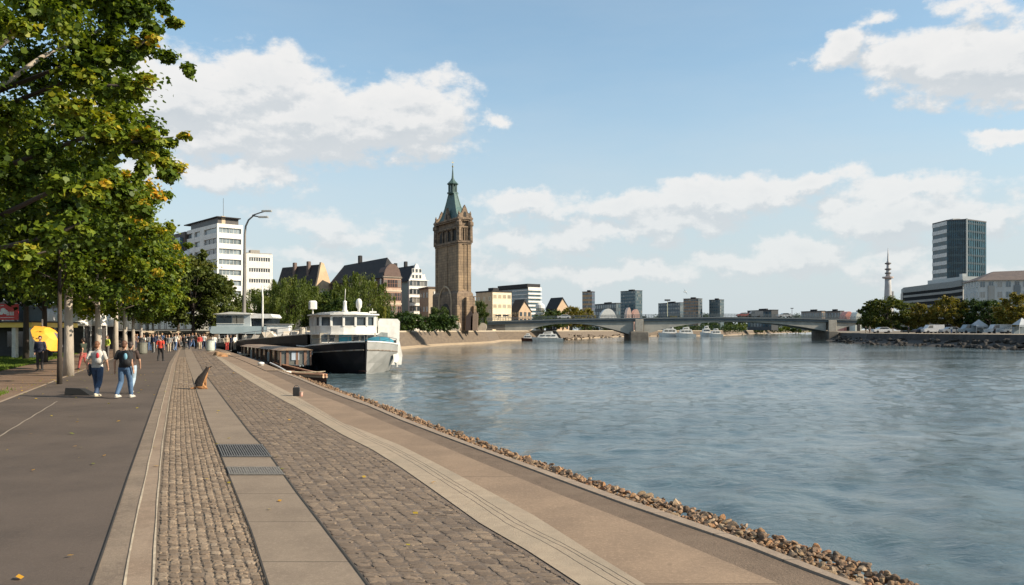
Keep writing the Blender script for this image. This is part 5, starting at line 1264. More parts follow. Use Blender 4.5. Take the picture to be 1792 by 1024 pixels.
def excursion():
    rt,L,st=small_boat('excursion_boat','brown passenger boat with a row of tall cabin windows left of the white ship','boat',(X(528,57),57),(X(440,76),76),2.9,-.45,.0,m_rust,m_deck,mat('blue grey rim',(.16,.20,.22),.5),sheer=.2)
    wd=1.1; y0=2.0; y1=L-1.5
    b=MB(); b.box(-wd+.06,wd-.06,y0+.05,y1,.6,1.72); b.obj('cabin_glass', glass('cabin glass',(.05,.05,.045),.12,1.0,False), rt)
    b=MB(); b.profile([(-wd-.15,1.72),(-wd*.6,1.88),(wd*.6,1.88),(wd+.15,1.72)],y0-.25,y1+.2); b.obj('roof', mat('tan roof',(.27,.19,.125),.7,(.19,.13,.09),1.5), rt)
    n=9; pm=MB(); pm.box(-.05,.05,-.09,.09,.6,1.72); pme=pm.mesh('window_post',mat('brown post',(.16,.09,.06),.6))
    for i in range(n+1):
        for s in (-1,1): child('window_post',pme,rt,(s*wd,y0+(y1-y0)*i/n,0))
    for x in (-.6,.1,.7): child('window_post',pme,rt,(x,y0,0),math.pi/2)
    cm=MB(); cm.box(-.01,.01,0,.9,.75,1.5); cme=cm.mesh('curtain',mat('curtain blue grey',(.30,.38,.42),.9)); cm2=MB(); cm2.box(-.01,.01,0,.7,1.0,1.68); cme2=cm2.mesh('curtain',mat('curtain buff',(.5,.4,.3),.9))
    for i in range(0,n,2): child('curtain',cme if i%4 else cme2,rt,(-wd-.0,y0+(y1-y0)*(i+.15)/n,0))
    b=MB(); b.box(-.3,.25,y0-.03,y0,1.0,1.6); b.obj('notice_board', mat('pale blue board',(.35,.42,.5),.6), rt)
excursion()
def barge():
    rt,L,st=small_boat('long_barge','long black barge with rising bow and cluttered pale deck left of the white ship','barge',(X(541,70),70),(X(405,96),96),4.4,1.75,.55,m_navy,m_deck,mat('light deck edge',(.45,.42,.37),.8,(.3,.27,.23),2),sheer=.05)
    for k in range(26):
        rg=random.Random(k); t=rg.uniform(.04,.95); y=t*L; hb=1.6; z=(1.75*(1-t)+.55*t)+1.1; x=rg.uniform(-hb,hb); s=rg.uniform(.25,.7)
        b=MB()
        c=rg.choice([(.30,.26,.21),(.42,.37,.30),(.2,.17,.14),(.55,.5,.44)])
        m=mat('deck gear %s'%str(c),c,.85)
        if k%3==0: b.cbox(-s,s,-s*.7,s*.7,0,s*.9,.04); nm,lb='crate','crate'
        elif k%3==1: b.profile([(-s,0),(0,s*1.1),(s,0)],-.5,.5); nm,lb='folded_awning','folded awning'
        else: b.lathe([(s*.5,0),(s*.55,.2),(s*.5,.8),(.1,.82)],n=10); nm,lb='barrel','barrel'
        o=b.obj(nm,m,None); o.location=rt.matrix_basis @ Vector((x,y,z-0.03)); o.rotation_euler=(0,0,rg.uniform(0,3)); tag(o,'weathered %s among the clutter on the long barge deck'%lb,lb,'gear heaped on the long barge deck')
    for s in (-1,1):
        b=MB(); b.tube([(s*q[1]*.96,q[0],q[3]+.75) for q in st[1:]],.03,4)
        for q in st[1:]: b.tube([(s*q[1]*.96,q[0],q[3]),(s*q[1]*.96,q[0],q[3]+.75)],.03,4)
        b.obj('railing', m_rail, rt)
bpy.context.view_layer.update()
barge()
def houseboat():
    Y=99; x0=X(374,Y); x1=X(475,Y); rt=empty('houseboat',(x0,Y,-1.1),R(4),'pale grey two storey houseboat with flat roofs below the street lamp','houseboat'); W_=x1-x0; k=lambda p:Z(p,Y)+1.1
    hg=mat('houseboat grey',(.44,.47,.47),.6,(.36,.39,.4),.6)
    b=MB(); b.box(-.3,W_+.2,-.8,7,-.4,k(603)); b.obj('pontoon', m_navy, rt)
    b=MB(); b.box(.6,W_-.6,.2,6.5,k(603),k(584)); b.obj('lower_cabin', mat('houseboat dark',(.04,.042,.045),.5), rt)
    b=MB(); b.profile([(0,k(584)),(W_,k(584)),(W_+.1,k(571)),(-.1,k(571)),(-.3,k(582))],-.6,7); b.obj('balcony_band', mat('pale blue band',(.40,.48,.50),.5,(.33,.41,.43),.6), rt)
    b=MB(); b.box(0.3,W_*.62,.1,6,k(571),k(550)); b.obj('upper_cabin', hg, rt)
    b=MB(); b.profile([(-.1,k(550)),(W_*.3,k(545.5)),(W_*.64,k(548)),(W_*.64,k(550.2))],-.2,6.2); b.obj('roof', m_bw, rt)
    b=MB(); b.box(W_*.64,W_*.97,.6,5,k(571),k(557)); b.obj('wheelhouse', g_dark, rt)
    b=MB(); b.profile([(W_*.62,k(557)),(W_*.98,k(557)),(W_,k(555)),(W_*.96,k(549.5)),(W_*.62,k(548.5))],.2,5.4); b.obj('wheelhouse_roof', m_bw, rt)
    wm=MB(); wm.box(-.45,.45,-.06,0,0,.95); wm.box(-.5,.5,-.08,-.02,-.06,0,1); wme=wm.mesh('window',[g_dark,m_bw])
    for p in (385,398,412,419): child('window',wme,rt,(X(p,Y)-x0,.09,k(566)))
    for p in (385,400,415,430,445,460): 
        b=MB(); b.tube([(X(p,Y)-x0,-.5,k(603)),(X(p,Y)-x0,-.5,k(584))],.06,6); b.obj('post', m_bw, rt)
houseboat()
def kiosk_boat():
    Y=92; b=MB(); rt=empty('white_cabin_boat',(X(466,Y),Y,-1.1),R(10),'small white box cabin moored right of the houseboat','cabin boat'); k=lambda p:Z(p,Y)+1.1
    b.cbox(0,2.6,0,3,k(590),k(568),.08); b.obj('cabin',m_bw,rt); b=MB(); b.box(-.3,3.2,-.4,4,-.4,k(590)); b.obj('hull',m_navy,rt)
    b=MB(); b.box(.5,1.2,-.04,.0,k(586),k(575)); b.obj('door',g_dark,rt); b=MB(); b.box(-.2,2.8,-.2,3.2,k(568),k(567)); b.obj('roof',mat('roof grey',(.3,.3,.3),.7),rt)
kiosk_boat()
Y=94; rt=empty('flag_pole',(X(459,Y),Y,-1.1),0,'thin white mast standing right of the houseboat','mast'); b=MB(); b.tube([(0,0,0),(.05,0,Z(520,Y)+1.1),(-.05,0,Z(499,Y)+1.1)],[.14,.10,.05],7); b.obj('pole',m_bw,rt,True); b=MB(); b.tube([(-.3,0,Z(510,Y)+1.1),(.35,0,Z(508,Y)+1.1)],.05,5); b.obj('yard',m_bw,rt)
# mooring posts and jetty
Y=46.5; b=MB(); b.lathe([(.16,-1.4),(.16,.55),(.19,.56),(.19,.66),(.05,.7)],n=12); o=b.obj('mooring_post',m_bw,None,True); o.location=(X(453,Y)+.12,Y,-.45); tag(o,'short white mooring post at the promenade edge','post')
Y=70; rt=empty('jetty',(X(398,Y),Y,-.1),R(-52),'pale plank jetty running from the promenade to the boats','jetty'); b=MB(); 
for i in range(22): b.box(-.9+.0,.9,i*.22,i*.22+.2,0,.08)
b.obj('planks', mat('jetty plank',(.40,.32,.23),.9,(.30,.24,.17),2), rt); b=MB()
for i in (0,2.4,4.6):
    for s in (-.8,.8): b.tube([(s,i,-1.6),(s,i,.0)],.08,6)
b.obj('piles', m_rust, rt)
# far boats
def yacht(px0,px1,Y,ptop,label,dark=False,z=-1.1):
    L=(X(px1,Y)-X(px0,Y)); rt=empty('motor_yacht',(X(px0,Y),Y,z),0,label,'boat','white boats moored beyond and under the bridge'); H=Z(ptop,Y)-z
    b=MB(); st=[]; 
    pr=[(0,H*.42),(L*.04,0),(L*.92,-.1),(L,H*.3),(L,H*.34)]
    n=12; vs=[]; 
    for i in range(n+1):
        t=i/n; w_=1.9*math.sin(math.pi*min(1,t*1.4+.04)/2)**.7; zz=H*(.42-.14*t); x=L*t
        vs+=[(x,-w_,zz),(x+ (0 if t>.1 else L*.05),-w_*.75,-.2),(x+(0 if t>.1 else L*.05),w_*.75,-.2),(x,w_,zz)]
    fs=[]
    for i in range(n):
        for k in range(3): a=i*4+k; fs.append((a,a+4,a+5,a+1))
        fs.append((i*4,i*4+3,i*4+7,i*4+4))
    fs+=[(0,1,2,3),(n*4+3,n*4+2,n*4+1,n*4)]
    b.add(vs,fs); b.obj('hull', m_bw if not dark else m_rust, rt)
    b=MB(); b.profile([(L*.18,H*.38),(L*.26,H*.72),(L*.78,H*.74),(L*.86,H*.34)],-1.3,1.3); b.obj('cabin',m_bw,rt)
    b=MB(); b.box(L*.28,L*.42,-1.36,1.36,H*.5,H*.64); b.box(L*.46,L*.60,-1.36,1.36,H*.5,H*.64); b.box(L*.63,L*.75,-1.36,1.36,H*.5,H*.64); b.obj('windows',g_dark,rt)
    b=MB(); b.profile([(L*.36,H*.74),(L*.40,H*.94),(L*.66,H),(L*.70,H*.74)],-.9,.9); b.obj('flybridge',m_bw,rt); b=MB(); b.box(L*.40,L*.62,-.95,.95,H*.80,H*.90); b.obj('flybridge_glass',g_dark,rt)
    return rt
yacht(930,985,232,580,'white motor yacht under the left arch of the bridge')
yacht(912,934,236,583,'smaller brown hulled boat left of the yacht under the left arch',True)
yacht(1152,1190,380,571,'white yacht farthest left of those seen through the right arch')
yacht(1182,1217,376,572,'white yacht beside the right pier side of the first pair under the right arch')
yacht(1225,1246,400,570,'slim white boat with tall cabin in the middle of the right arch')
yacht(1240,1264,396,575,'low white boat farthest right under the right arch')
# ================================================================== STREET LAMP
def lamp():
    Y=104; rt=empty('street_lamp',(X(427,Y),Y,-1.0),0,'tall grey street lamp with two curved arms in front of the office block','street lamp'); k=lambda p:Z(p,Y)+1.0; xx=lambda p:X(p,Y)-X(427,Y)
    m=mat('lamp pole grey',(.20,.18,.16),.5,(.14,.13,.12),.5,metal=.3)
    b=MB(); b.tube([(0,0,0),(0,0,k(545)),(xx(428.5),0,k(410)),(xx(430),0,k(396)),(xx(435),0,k(385)),(xx(443),0,k(378))],[.30,.25,.14,.12,.11,.10],10); b.obj('pole',m,rt,True)
    for pts in ([(443,378),(455,373),(468,370)],[(443,378),(452,379.5),(462,380.5)]):
        b=MB(); b.tube([(xx(p),(-.4 if i==0 else -.2*i),k(q)) for i,(p,q) in enumerate(pts)],[.09,.08,.07],7); a=b.obj('arm',m,rt,True)
        p,q=pts[-1]; b=MB(); b.cbox(xx(p)-.6,xx(p)+.7,-.65,-.2,k(q)-.12,k(q)+.10,.05); b.obj('lamp_head',mat('lamp head',(.30,.31,.30),.4),a)
lamp()
# ================================================================== CAFE, TENTS, SIGN
def cafe():
    Y=60; rt=empty('cafe_pavilion',(X(-70,Y),Y,0),0,'cafe pavilion with yellow roof edge and white columns on the lawn','cafe'); k=lambda p:Z(p,Y); xx=lambda p:X(p,Y)-X(-70,Y)
    ye=mat('yellow fascia',(.92,.66,.14),.5,(.88,.60,.11),1.5); wc=mat('white column',(.66,.63,.56),.7)
    b=MB(); b.box(0,xx(60),-.3,6,k(573),k(564.5)); b.obj('fascia',ye,rt)
    b=MB(); b.box(-.2,xx(62),-.5,6.2,k(564.5)+.002,k(562)); b.obj('roof',mat('roof edge dark',(.05,.045,.045),.7),rt)
    for p,w_ in ((-10,.14),(26,.16),(55,.24)):
        b=MB(); b.cbox(xx(p)-w_,xx(p)+w_,-.15,.2,0,k(573),.03); b.obj('column',wc,rt)
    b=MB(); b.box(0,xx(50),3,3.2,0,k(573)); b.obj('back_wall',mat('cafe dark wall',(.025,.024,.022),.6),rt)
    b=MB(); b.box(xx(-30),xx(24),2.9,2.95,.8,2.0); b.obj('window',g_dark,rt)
cafe()
def signboard():
    Y=59.5; k=lambda p:Z(p,Y); x0,x1=X(-35,Y),X(31,Y); rt=empty('red_banner_sign',(x0,Y,k(561.8)),0,'red billboard with white lettering on the cafe roof','sign'); h=k(532)-k(561.8); W_=x1-x0
    b=MB(); b.box(0,W_,0,.12,.08,h); b.obj('panel',mat('sign red',(.62,.035,.03),.5,(.56,.03,.025),1),rt)
    wm=mat('sign white',(.85,.83,.8),.5); b=MB()
    def poly(pts): b.profile([(W_*.53+(px-2)*Y/F+ .0, (558-py)*Y/F+.16) for px,py in pts],-.03,-.002)
    # cloud like logo and rounded letters (offsets measured on the board)
    for cx_,cy_,rx,ry in ((8,543,5,4),(12,546,4,4),(4,548,4,3)):
        poly([(cx_+rx*math.cos(t*.5236),cy_+ry*math.sin(t*.5236)) for t in range(12)][::-1]); 
    b.v=[(x,y-.001*(i//24),z) for i,(x,y,z) in enumerate(b.v)]
    for x_ in (14,17.2,20,22.6,25): poly([(x_,552),(x_+1.5,552),(x_+1.5,545.5),(x_,545.5)])
    for x_ in (15.5,21.4,): poly([(x_,552),(x_+1.9,552),(x_+1.9,550.4),(x_,550.4)]); poly([(x_,548.4),(x_+1.9,548.4),(x_+1.9,546.9),(x_,546.9)])
    poly([(1,556.5),(27,556.0),(27,555.2),(1,555.7)])
    poly([(-2,536.5),(9,535.4),(9,534.2),(-2,535.4)])
    b.obj('lettering',wm,rt)
    b=MB()
    for f in (.1,.5,.9): b.box(W_*f-.05,W_*f+.05,.12,.25,0,h*.9)
    b.obj('support',w_dframe,rt)
signboard()
Y=61; b=MB(); b.cbox(0,X(51,Y)-X(32,Y),0,2,0,Z(535,Y)-Z(561.8,Y),.03); o=b.obj('roof_unit',mat('slate blue cladding',(.10,.15,.17),.6,(.08,.12,.14),2),None); o.location=(X(32,Y),Y,Z(561.8,Y)); tag(o,'blue grey box unit on the cafe roof right of the red billboard','plant box')
def domed_tent(px0,px1,Y,py,pb,label,i):
    x0,x1=X(px0,Y),X(px1,Y); rt=empty('white_tent',((x0+x1)/2,Y,0),0,label,'tent','white domed tents behind the cafe'); r=(x1-x0)/2; zb_=Z(pb,Y); zt=Z(py,Y)
    b=MB(); n=10
    prof=[(r*math.cos(math.pi/2*t/8)**.6 if t<8 else .05, zb_+(zt-zb_)*math.sin(math.pi/2*t/8)) for t in range(9)]
    b.lathe([(r,zb_-.25)]+prof,n=18); b.obj('canopy',mat('tent white',(.84,.83,.80),.7,(.78,.77,.74),1),rt,True)
    for s in (-1,1):
        for q in (-1,1):
            b=MB(); b.tube([(s*r*.68,q*r*.68,0),(s*r*.68,q*r*.68,zb_)],.05,6); b.obj('pole',w_frame,rt)
    b=MB(); b.box(-r*.6,r*.6,-r*.5,r*.6,0,zb_*.92); b.obj('dark_inside',mat('tent inside',(.045,.04,.038),.8),rt)  # dark box stands in for the shade under the canopy
for i,(a,c,Y,py,pb,lb) in enumerate([(56,96,72,540,563,'white domed tent right of the red billboard'),(97,124,76,542,564,'white domed tent behind the pale linden trunk'),(125,158,72,540,566,'white domed tent right of the pale linden trunk'),(159,186,78,543,566,'white domed tent behind the walkers'),(187,206,88,548,568,'smallest white domed tent farthest along the row')]): domed_tent(a,c,Y,py,pb,lb,i)
def parasol():
    Y=43; rt=empty('yellow_parasol',(X(70,Y),Y,0),R(10),'large tilted yellow parasol with one dark panel beside the cafe','parasol')
    b=MB(); b.tube([(0,.3,0),(0,.3,2.7)],.04,8); b.obj('pole',w_frame,rt)
    rot=Matrix.Translation((.38,0,1.68)) @ Matrix.Rotation(R(48),4,'Y') @ Matrix.Rotation(R(18),4,'X')
    n=10; b=MB(); vs=[rot@Vector((0,0,.50))]
    for f,z in ((.5,.36),(1,0)):
        for i in range(n):
            t=2*math.pi*i/n; vs.append(rot@Vector((.92*f*math.cos(t),.92*f*math.sin(t),z-(.05 if f==1 else 0))))
    vs=[tuple(v) for v in vs]
    fs=[(0,1+i,1+(i+1)%n) for i in range(n)]+[(1+i,11+i,11+(i+1)%n,1+(i+1)%n) for i in range(n)]
    mi=[1 if i in (0,1) else 0 for i in range(n)]*2
    b.v=vs; b.f=fs; b.mi=mi; b.obj('canopy',[mat('parasol yellow',(.80,.40,.035),.7,(.75,.33,.03),2),mat('parasol grey',(.13,.12,.13),.8)],rt)
parasol()
# low buildings behind the trees at the left
block('storefront','long low beige storefront building behind the tents','shop building',-260,-150,110,150,538,6,mat('beige front',(.38,.34,.28),.8),z0=1.5,front=(24,2,2.0,2.0),side=(2,2,1,1.5),Ll=12)
block('storefront','long low grey building closing the view behind the promenade trees','shop building',104,110,335,170,541,4,mat('grey front',(.22,.22,.20),.8),z0=1.5,front=(20,2,1.6,2.2),side=(2,2,1,1.5),mp=g_pale,Ll=12)
# ================================================================== PEOPLE
def remesh(b, vox, smooth=2):
    me=b.mesh('tmp',[mat('skin',(.52,.30,.20),.55,(.46,.26,.17),4)]); o=bpy.data.objects.new('tmp',me); COL.objects.link(o)
    m=o.modifiers.new('r','REMESH'); m.mode='VOXEL'; m.voxel_size=vox; m.use_smooth_shade=True
    s=o.modifiers.new('s','SMOOTH'); s.iterations=smooth; s.factor=.5
    dg=bpy.context.evaluated_depsgraph_get(); r=bpy.data.meshes.new_from_object(o.evaluated_get(dg)); bpy.data.objects.remove(o); bpy.data.meshes.remove(me)
    r.materials.clear(); return r
def limb(b, a, c, e, r, n=10):
    a,c,e=Vector(a),Vector(c),Vector(e)
    b.tube([a,a.lerp(c,.45),c,c.lerp(e,.35),e],[r[0],r[0]*.5+r[1]*.55,r[1],r[1]*.5+r[2]*.62,r[2]],n)
    for p,q in ((a,r[0]),(c,r[1]),(e,r[2])): b.ell(p,(q,q,q),8,6)
def figure(pose, vox):
    """pose: lk, la, rk, ra leg joints offsets (y forward); arms (elbow, wrist)"""
    J=dict(hL=(-.095,0,.93),hR=(.095,0,.93),kL=(-.10,pose['kL'][0],pose['kL'][1]),aL=(-.10,pose['aL'][0],pose['aL'][1]),kR=(.10,pose['kR'][0],pose['kR'][1]),aR=(.10,pose['aR'][0],pose['aR'][1]),
           sL=(-.19,0,1.42),sR=(.19,0,1.42),eL=pose['eL'],wL=pose['wL'],eR=pose['eR'],wR=pose['wR'])
    out={}
    tors=[(.05,.86),(.150,.90),(.165,.97),(.140,1.10),(.155,1.25),(.175,1.36),(.165,1.42),(.09,1.465),(.052,1.49),(.050,1.56)]
    b=MB(); b.lathe(tors,n=16,sx=1.0,sy=.62)
    limb(b,J['sL'],J['eL'],J['wL'],(.052,.040,.027)); limb(b,J['sR'],J['eR'],J['wR'],(.052,.040,.027))
    limb(b,J['hL'],J['kL'],J['aL'],(.088,.058,.040)); limb(b,J['hR'],J['kR'],J['aR'],(.088,.058,.040))
    b.ell((0,.012,1.655),(.074,.092,.112),12,10); b.ell((0,.035,1.60),(.055,.065,.06),10,8); b.tube([(0,.09,1.66),(0,.118,1.635)],[.012,.018],6)
    for s in (-1,1): b.ell((s*.076,.0,1.645),(.014,.026,.034),6,6)
    for s in (-1,1): b.ell((s*.03,.095,1.672),(.012,.008,.008),6,6)
    for a in ('aL','aR'):
        p=Vector(J[a]); b.tube([p+Vector((0,-.04,-.045)),p+Vector((0,.06,-.05)),p+Vector((0,.15,-.06))],[.04,.042,.03],8)
    if vox<.02:
        for s,wk,ek in ((-1,'wL','eL'),(1,'wR','eR')):
            w_=Vector(J[wk]); d=(w_-Vector(J[ek])).normalized(); side=Vector((0,1,0))
            b.tube([w_,w_+d*.05,w_+d*.095],[(.024,.02),(.02,.038),(.018,.038)],8)
            for i in range(4):
                o_=side*(-.03+.02*i); L_=(.062,.075,.07,.055)[i]; p=w_+d*.09+o_; c_=Vector((-s*.02,0,0))
                b.tube([p,p+d*L_*.55,p+d*L_+c_],[.0095,.0095,.008],6)
            b.tube([w_+d*.03+side*.035,w_+d*.06+side*.055,w_+d*.09+side*.055+Vector((-s*.015,0,0))],[.012,.011,.009],6)
    else:
        for wk,ek in (('wL','eL'),('wR','eR')):
            w_=Vector(J[wk]); d=(w_-Vector(J[ek])).normalized(); b.ell(w_+d*.06,(.03,.04,.075),8,6)
    out['body']=remesh(b,vox)
    g=.016
    b=MB(); b.lathe([(r+g*(1.3 if z<1.3 else 1),z) for r,z in tors[1:8]]+[(.075,1.475)],n=18,sy=.68)
    short=pose.get('short',False)
    for s,e,w_ in (('sL','eL','wL'),('sR','eR','wR')):
        if short: a=Vector(J[s]); c=a.lerp(Vector(J[e]),.8); b.tube([a,a.lerp(c,.5),c],[.072,.068,.066],10); b.ell(a,(.074,.074,.074),10,8)
        else:
            limb(b,J[s],J[e],Vector(J[e]).lerp(Vector(J[w_]),.92),(.072,.058,.042))
    out['shirt']=remesh(b,max(vox,.012))
    b=MB(); b.lathe([(.10,.84),(.160,.88),(.178,.94),(.168,1.0),(.158,1.03)],n=18,sy=.70)
    for h,k,a in (('hL','kL','aL'),('hR','kR','aR')): limb(b,J[h],J[k],Vector(J[k]).lerp(Vector(J[a]),.97),(.104,.077,.062))
    out['trousers']=remesh(b,max(vox,.012))
    for i,a in enumerate(('aL','aR')):
        b=MB(); p=Vector(J[a]); b.tube([p+Vector((0,-.075,-.03)),p+Vector((0,-.04,-.035)),p+Vector((0,.06,-.048)),p+Vector((0,.17,-.062)),p+Vector((0,.20,-.066))],[(.03,.03),(.048,.048),(.052,.042),(.048,.028),(.02,.012)],10); b.box(p.x-.045,p.x+.045,p.y-.08,p.y+.2,p.z-.09,p.z-.07)
        out['shoe%d'%i]=b.mesh('shoe',[]) if False else b
    b=MB(); b.ell((0,-.012,1.69),(.088,.100,.098),12,10); b.ell((0,-.055,1.63),(.076,.055,.085),10,8)
    if pose.get('pony'): b.tube([(0,-.10,1.70),(0,-.145,1.64),(0,-.13,1.50)],[.03,.035,.015],8)
    if pose.get('long'): b.tube([(0,-.05,1.66),(0,-.07,1.55),(0,-.08,1.42)],[(.085,.06),(.09,.05),(.07,.03)],10)
    out['hair']=remesh(b,max(vox,.012))
    return out
POSES=[dict(kL=(.13,.52),aL=(.22,.105),kR=(-.04,.50),aR=(-.30,.15),eL=(-.25,-.16,1.15),wL=(-.24,-.10,.90),eR=(.25,.10,1.14),wR=(.22,.24,.94),short=True),
       dict(kL=(-.02,.50),aL=(-.26,.14),kR=(.14,.52),aR=(.20,.105),eL=(-.27,-.08,1.14),wL=(-.30,-.02,.88),eR=(.27,-.10,1.15),wR=(.27,.0,.90),short=True),
       dict(kL=(.02,.50),aL=(.0,.095),kR=(.03,.50),aR=(-.02,.095),eL=(-.26,-.04,1.14),wL=(-.22,.14,.98),eR=(.26,-.04,1.14),wR=(.24,.04,.90))]
def put_person(fig, x, y, rz, h, label, top, legs, shoes, hair, skin=(.52,.30,.20), group=None, z=0):
    rt=empty('person',(x,y,z),rz,label,'person',group); rt.scale=(h/1.76,)*3
    def m_(pre,c,r=.8): return mat('%s %.2f %.2f %.2f'%(pre,*c),c,r,tuple(v*.7 for v in c),9,.4,40)
    for k in ('body','shirt','trousers','hair'):
        me=fig[k].copy(); me.materials.clear(); me.materials.append({'body':m_('skin',skin,.5),'shirt':m_('cloth',top),'trousers':m_('cloth',legs),'hair':m_('hair',hair,.6)}[k]); child(k,me,rt)
    for i in (0,1): o=fig['shoe%d'%i].obj('shoe',m_('shoe',shoes,.6),rt,True)
    return rt
hi=[figure(POSES[0],.011),figure(dict(POSES[1]),.011)]
w1=put_person(hi[0],X(170,24.9),24.9,R(2),1.74,'walker in a pale grey vest and blue jeans on the left of the pair',(.50,.48,.44),(.035,.065,.13),(.62,.55,.42),(.16,.065,.025))
w2_=put_person(hi[1],X(218,24.6),24.6,R(-3),1.76,'walker in a black top and blue jeans on the right of the pair',(.010,.010,.012),(.06,.12,.22),(.65,.6,.52),(.12,.05,.025))
def backpack(px,Y,z,label,c,c2,sz,tilt=0):
    rt=empty('backpack',(X(px,Y),Y,z),tilt,label,'backpack'); s=sz
    b=MB()
    vs=MB(); 
    b.ell((0,0,.24*s),(.15*s,.09*s,.25*s),14,10); b.ell((0,-.05*s,.14*s),(.12*s,.07*s,.12*s),12,8); me=remesh(b,.014); me.materials.append(mat('pack %s'%str(c),c,.8,None,8,.3)); child('bag',me,rt)
    b=MB(); b.ell((0,-.085*s,.30*s),(.055*s,.04*s,.10*s),10,8); b.obj('pocket',mat('pack pocket %s'%str(c2),c2,.7),rt,True)
    for sg in (-1,1):
        b=MB(); b.tube([(sg*.08*s,.03,.46*s),(sg*.10*s,.12,.50*s),(sg*.11*s,.26,.38*s),(sg*.11*s,.24,.15*s),(sg*.09*s,.06,.03*s)],.012,6); b.obj('strap',mat('strap dark',(.03,.03,.03),.8),rt)
backpack(173,24.72,1.03,'pale backpack with a red pocket worn by the walker in grey',(.52,.50,.46),(.42,.02,.03),.95)
backpack(222,24.42,.98,'black backpack with a pale blue mark worn by the walker in black',(.012,.012,.014),(.16,.35,.45),1.05)
# bag hanging at the first walker's left side
b=MB(); b.ell((0,0,0),(.05,.13,.20),10,8); o=b.obj('shoulder_bag',mat('bag slate',(.05,.065,.09),.8),None,True); o.location=(X(157,24.9),24.9,.86); tag(o,'slate blue shoulder bag at the left hip of the walker in grey','bag')
lo=[figure(POSES[0],.026),figure(POSES[1],.026),figure(POSES[2],.026),figure(dict(POSES[2],long=True),.026)]
put_person(hi[0],X(229,26.4),26.4,R(5),1.70,'third walker in dark brown and pale jeans half hidden beside the black top',(.05,.03,.025),(.33,.42,.50),(.6,.52,.4),(.04,.025,.02))
put_person(lo[1],X(281,54),54,R(3),1.66,'person in a red top and black leggings walking ahead on the asphalt',(.62,.06,.035),(.012,.012,.015),(.02,.02,.02),(.10,.06,.04))
put_person(lo[2],X(70,41.6),41.6,R(190),1.80,'person in a dark navy coat standing beneath the yellow parasol',(.015,.02,.045),(.03,.025,.025),(.02,.02,.02),(.02,.015,.01))
put_person(lo[0],X(146,42.3),42.3,R(80),1.68,'person in a dark green top and red trousers left of the walkers',(.03,.04,.025),(.40,.09,.08),(.05,.03,.03),(.03,.02,.015))
put_person(lo[3],X(188,60),60,R(150),1.70,'person in a lime yellow top between the two walkers',(.42,.50,.06),(.12,.11,.10),(.1,.1,.1),(.05,.03,.02))
CG='people strolling far along the promenade'
cols={'black':(.012,.012,.015),'navy':(.02,.03,.07),'white':(.68,.66,.62),'grey':(.22,.22,.22),'blue':(.08,.14,.28),'red':(.45,.05,.04),'brown':(.15,.09,.06),'beige':(.45,.36,.26),'pink':(.55,.28,.24)}
crowd=[(246,84,'black','white'),(252,76,'white','black'),(262,80,'grey','blue'),(268,74,'navy','grey'),(273,83,'navy','black'),(291,82,'black','navy'),(296,76,'grey','beige'),(302,84,'black','grey'),(307,79,'white','blue'),(312,91,'beige','brown'),
 (322,86,'black','black'),(327,94,'white','grey'),(331,88,'black','navy'),(337,98,'grey','blue'),(343,90,'brown','black'),(350,86,'red','beige'),(354,93,'red','grey'),(357,88,'white','navy'),(284,96,'blue','black'),(277,99,'beige','blue'),(318,100,'pink','white'),(240,92,'blue','brown'),(236,88,'brown','navy')]
used={}
for i,(px,Y,a,c) in enumerate(crowd):
    key='distant walker in a %s top and %s trousers'%(a,c)
    near_=min((q for q in crowd if q is not crowd[i]),key=lambda q:abs(q[0]-px)); 
    lab='%s %s the one in %s'%(key,'left of' if px<near_[0] else 'right of',near_[2])
    put_person(lo[i%4],X(px,Y),Y,R(random.Random(i).uniform(-30,30)+(180 if i%3==0 else 0)),1.60+.05*(i%5),lab,cols[a],cols[c],(.05,.05,.05),[(.03,.02,.015),(.2,.1,.05),(.35,.22,.1),(.08,.05,.03)][i%4],group=CG)
# people sitting and standing by the jetty
for px,Y,a,c,r_,lb in [(375,84,'white','blue',30,'person in white leaning beside the litter bin at the promenade edge'),(397,82,'beige','red',200,'person in beige standing at the landward end of the jetty'),(404,80,'navy','black',120,'person in navy at the jetty next to the one in beige'),(411,84,'white','beige',60,'person in white standing on the jetty before the long barge')]:
    put_person(lo[2],X(px,Y),Y,R(r_),1.6,lb,cols[a],cols[c],(.1,.1,.1),(.1,.06,.03),group='people at the landing stage',z=.0 if px<390 else .0)
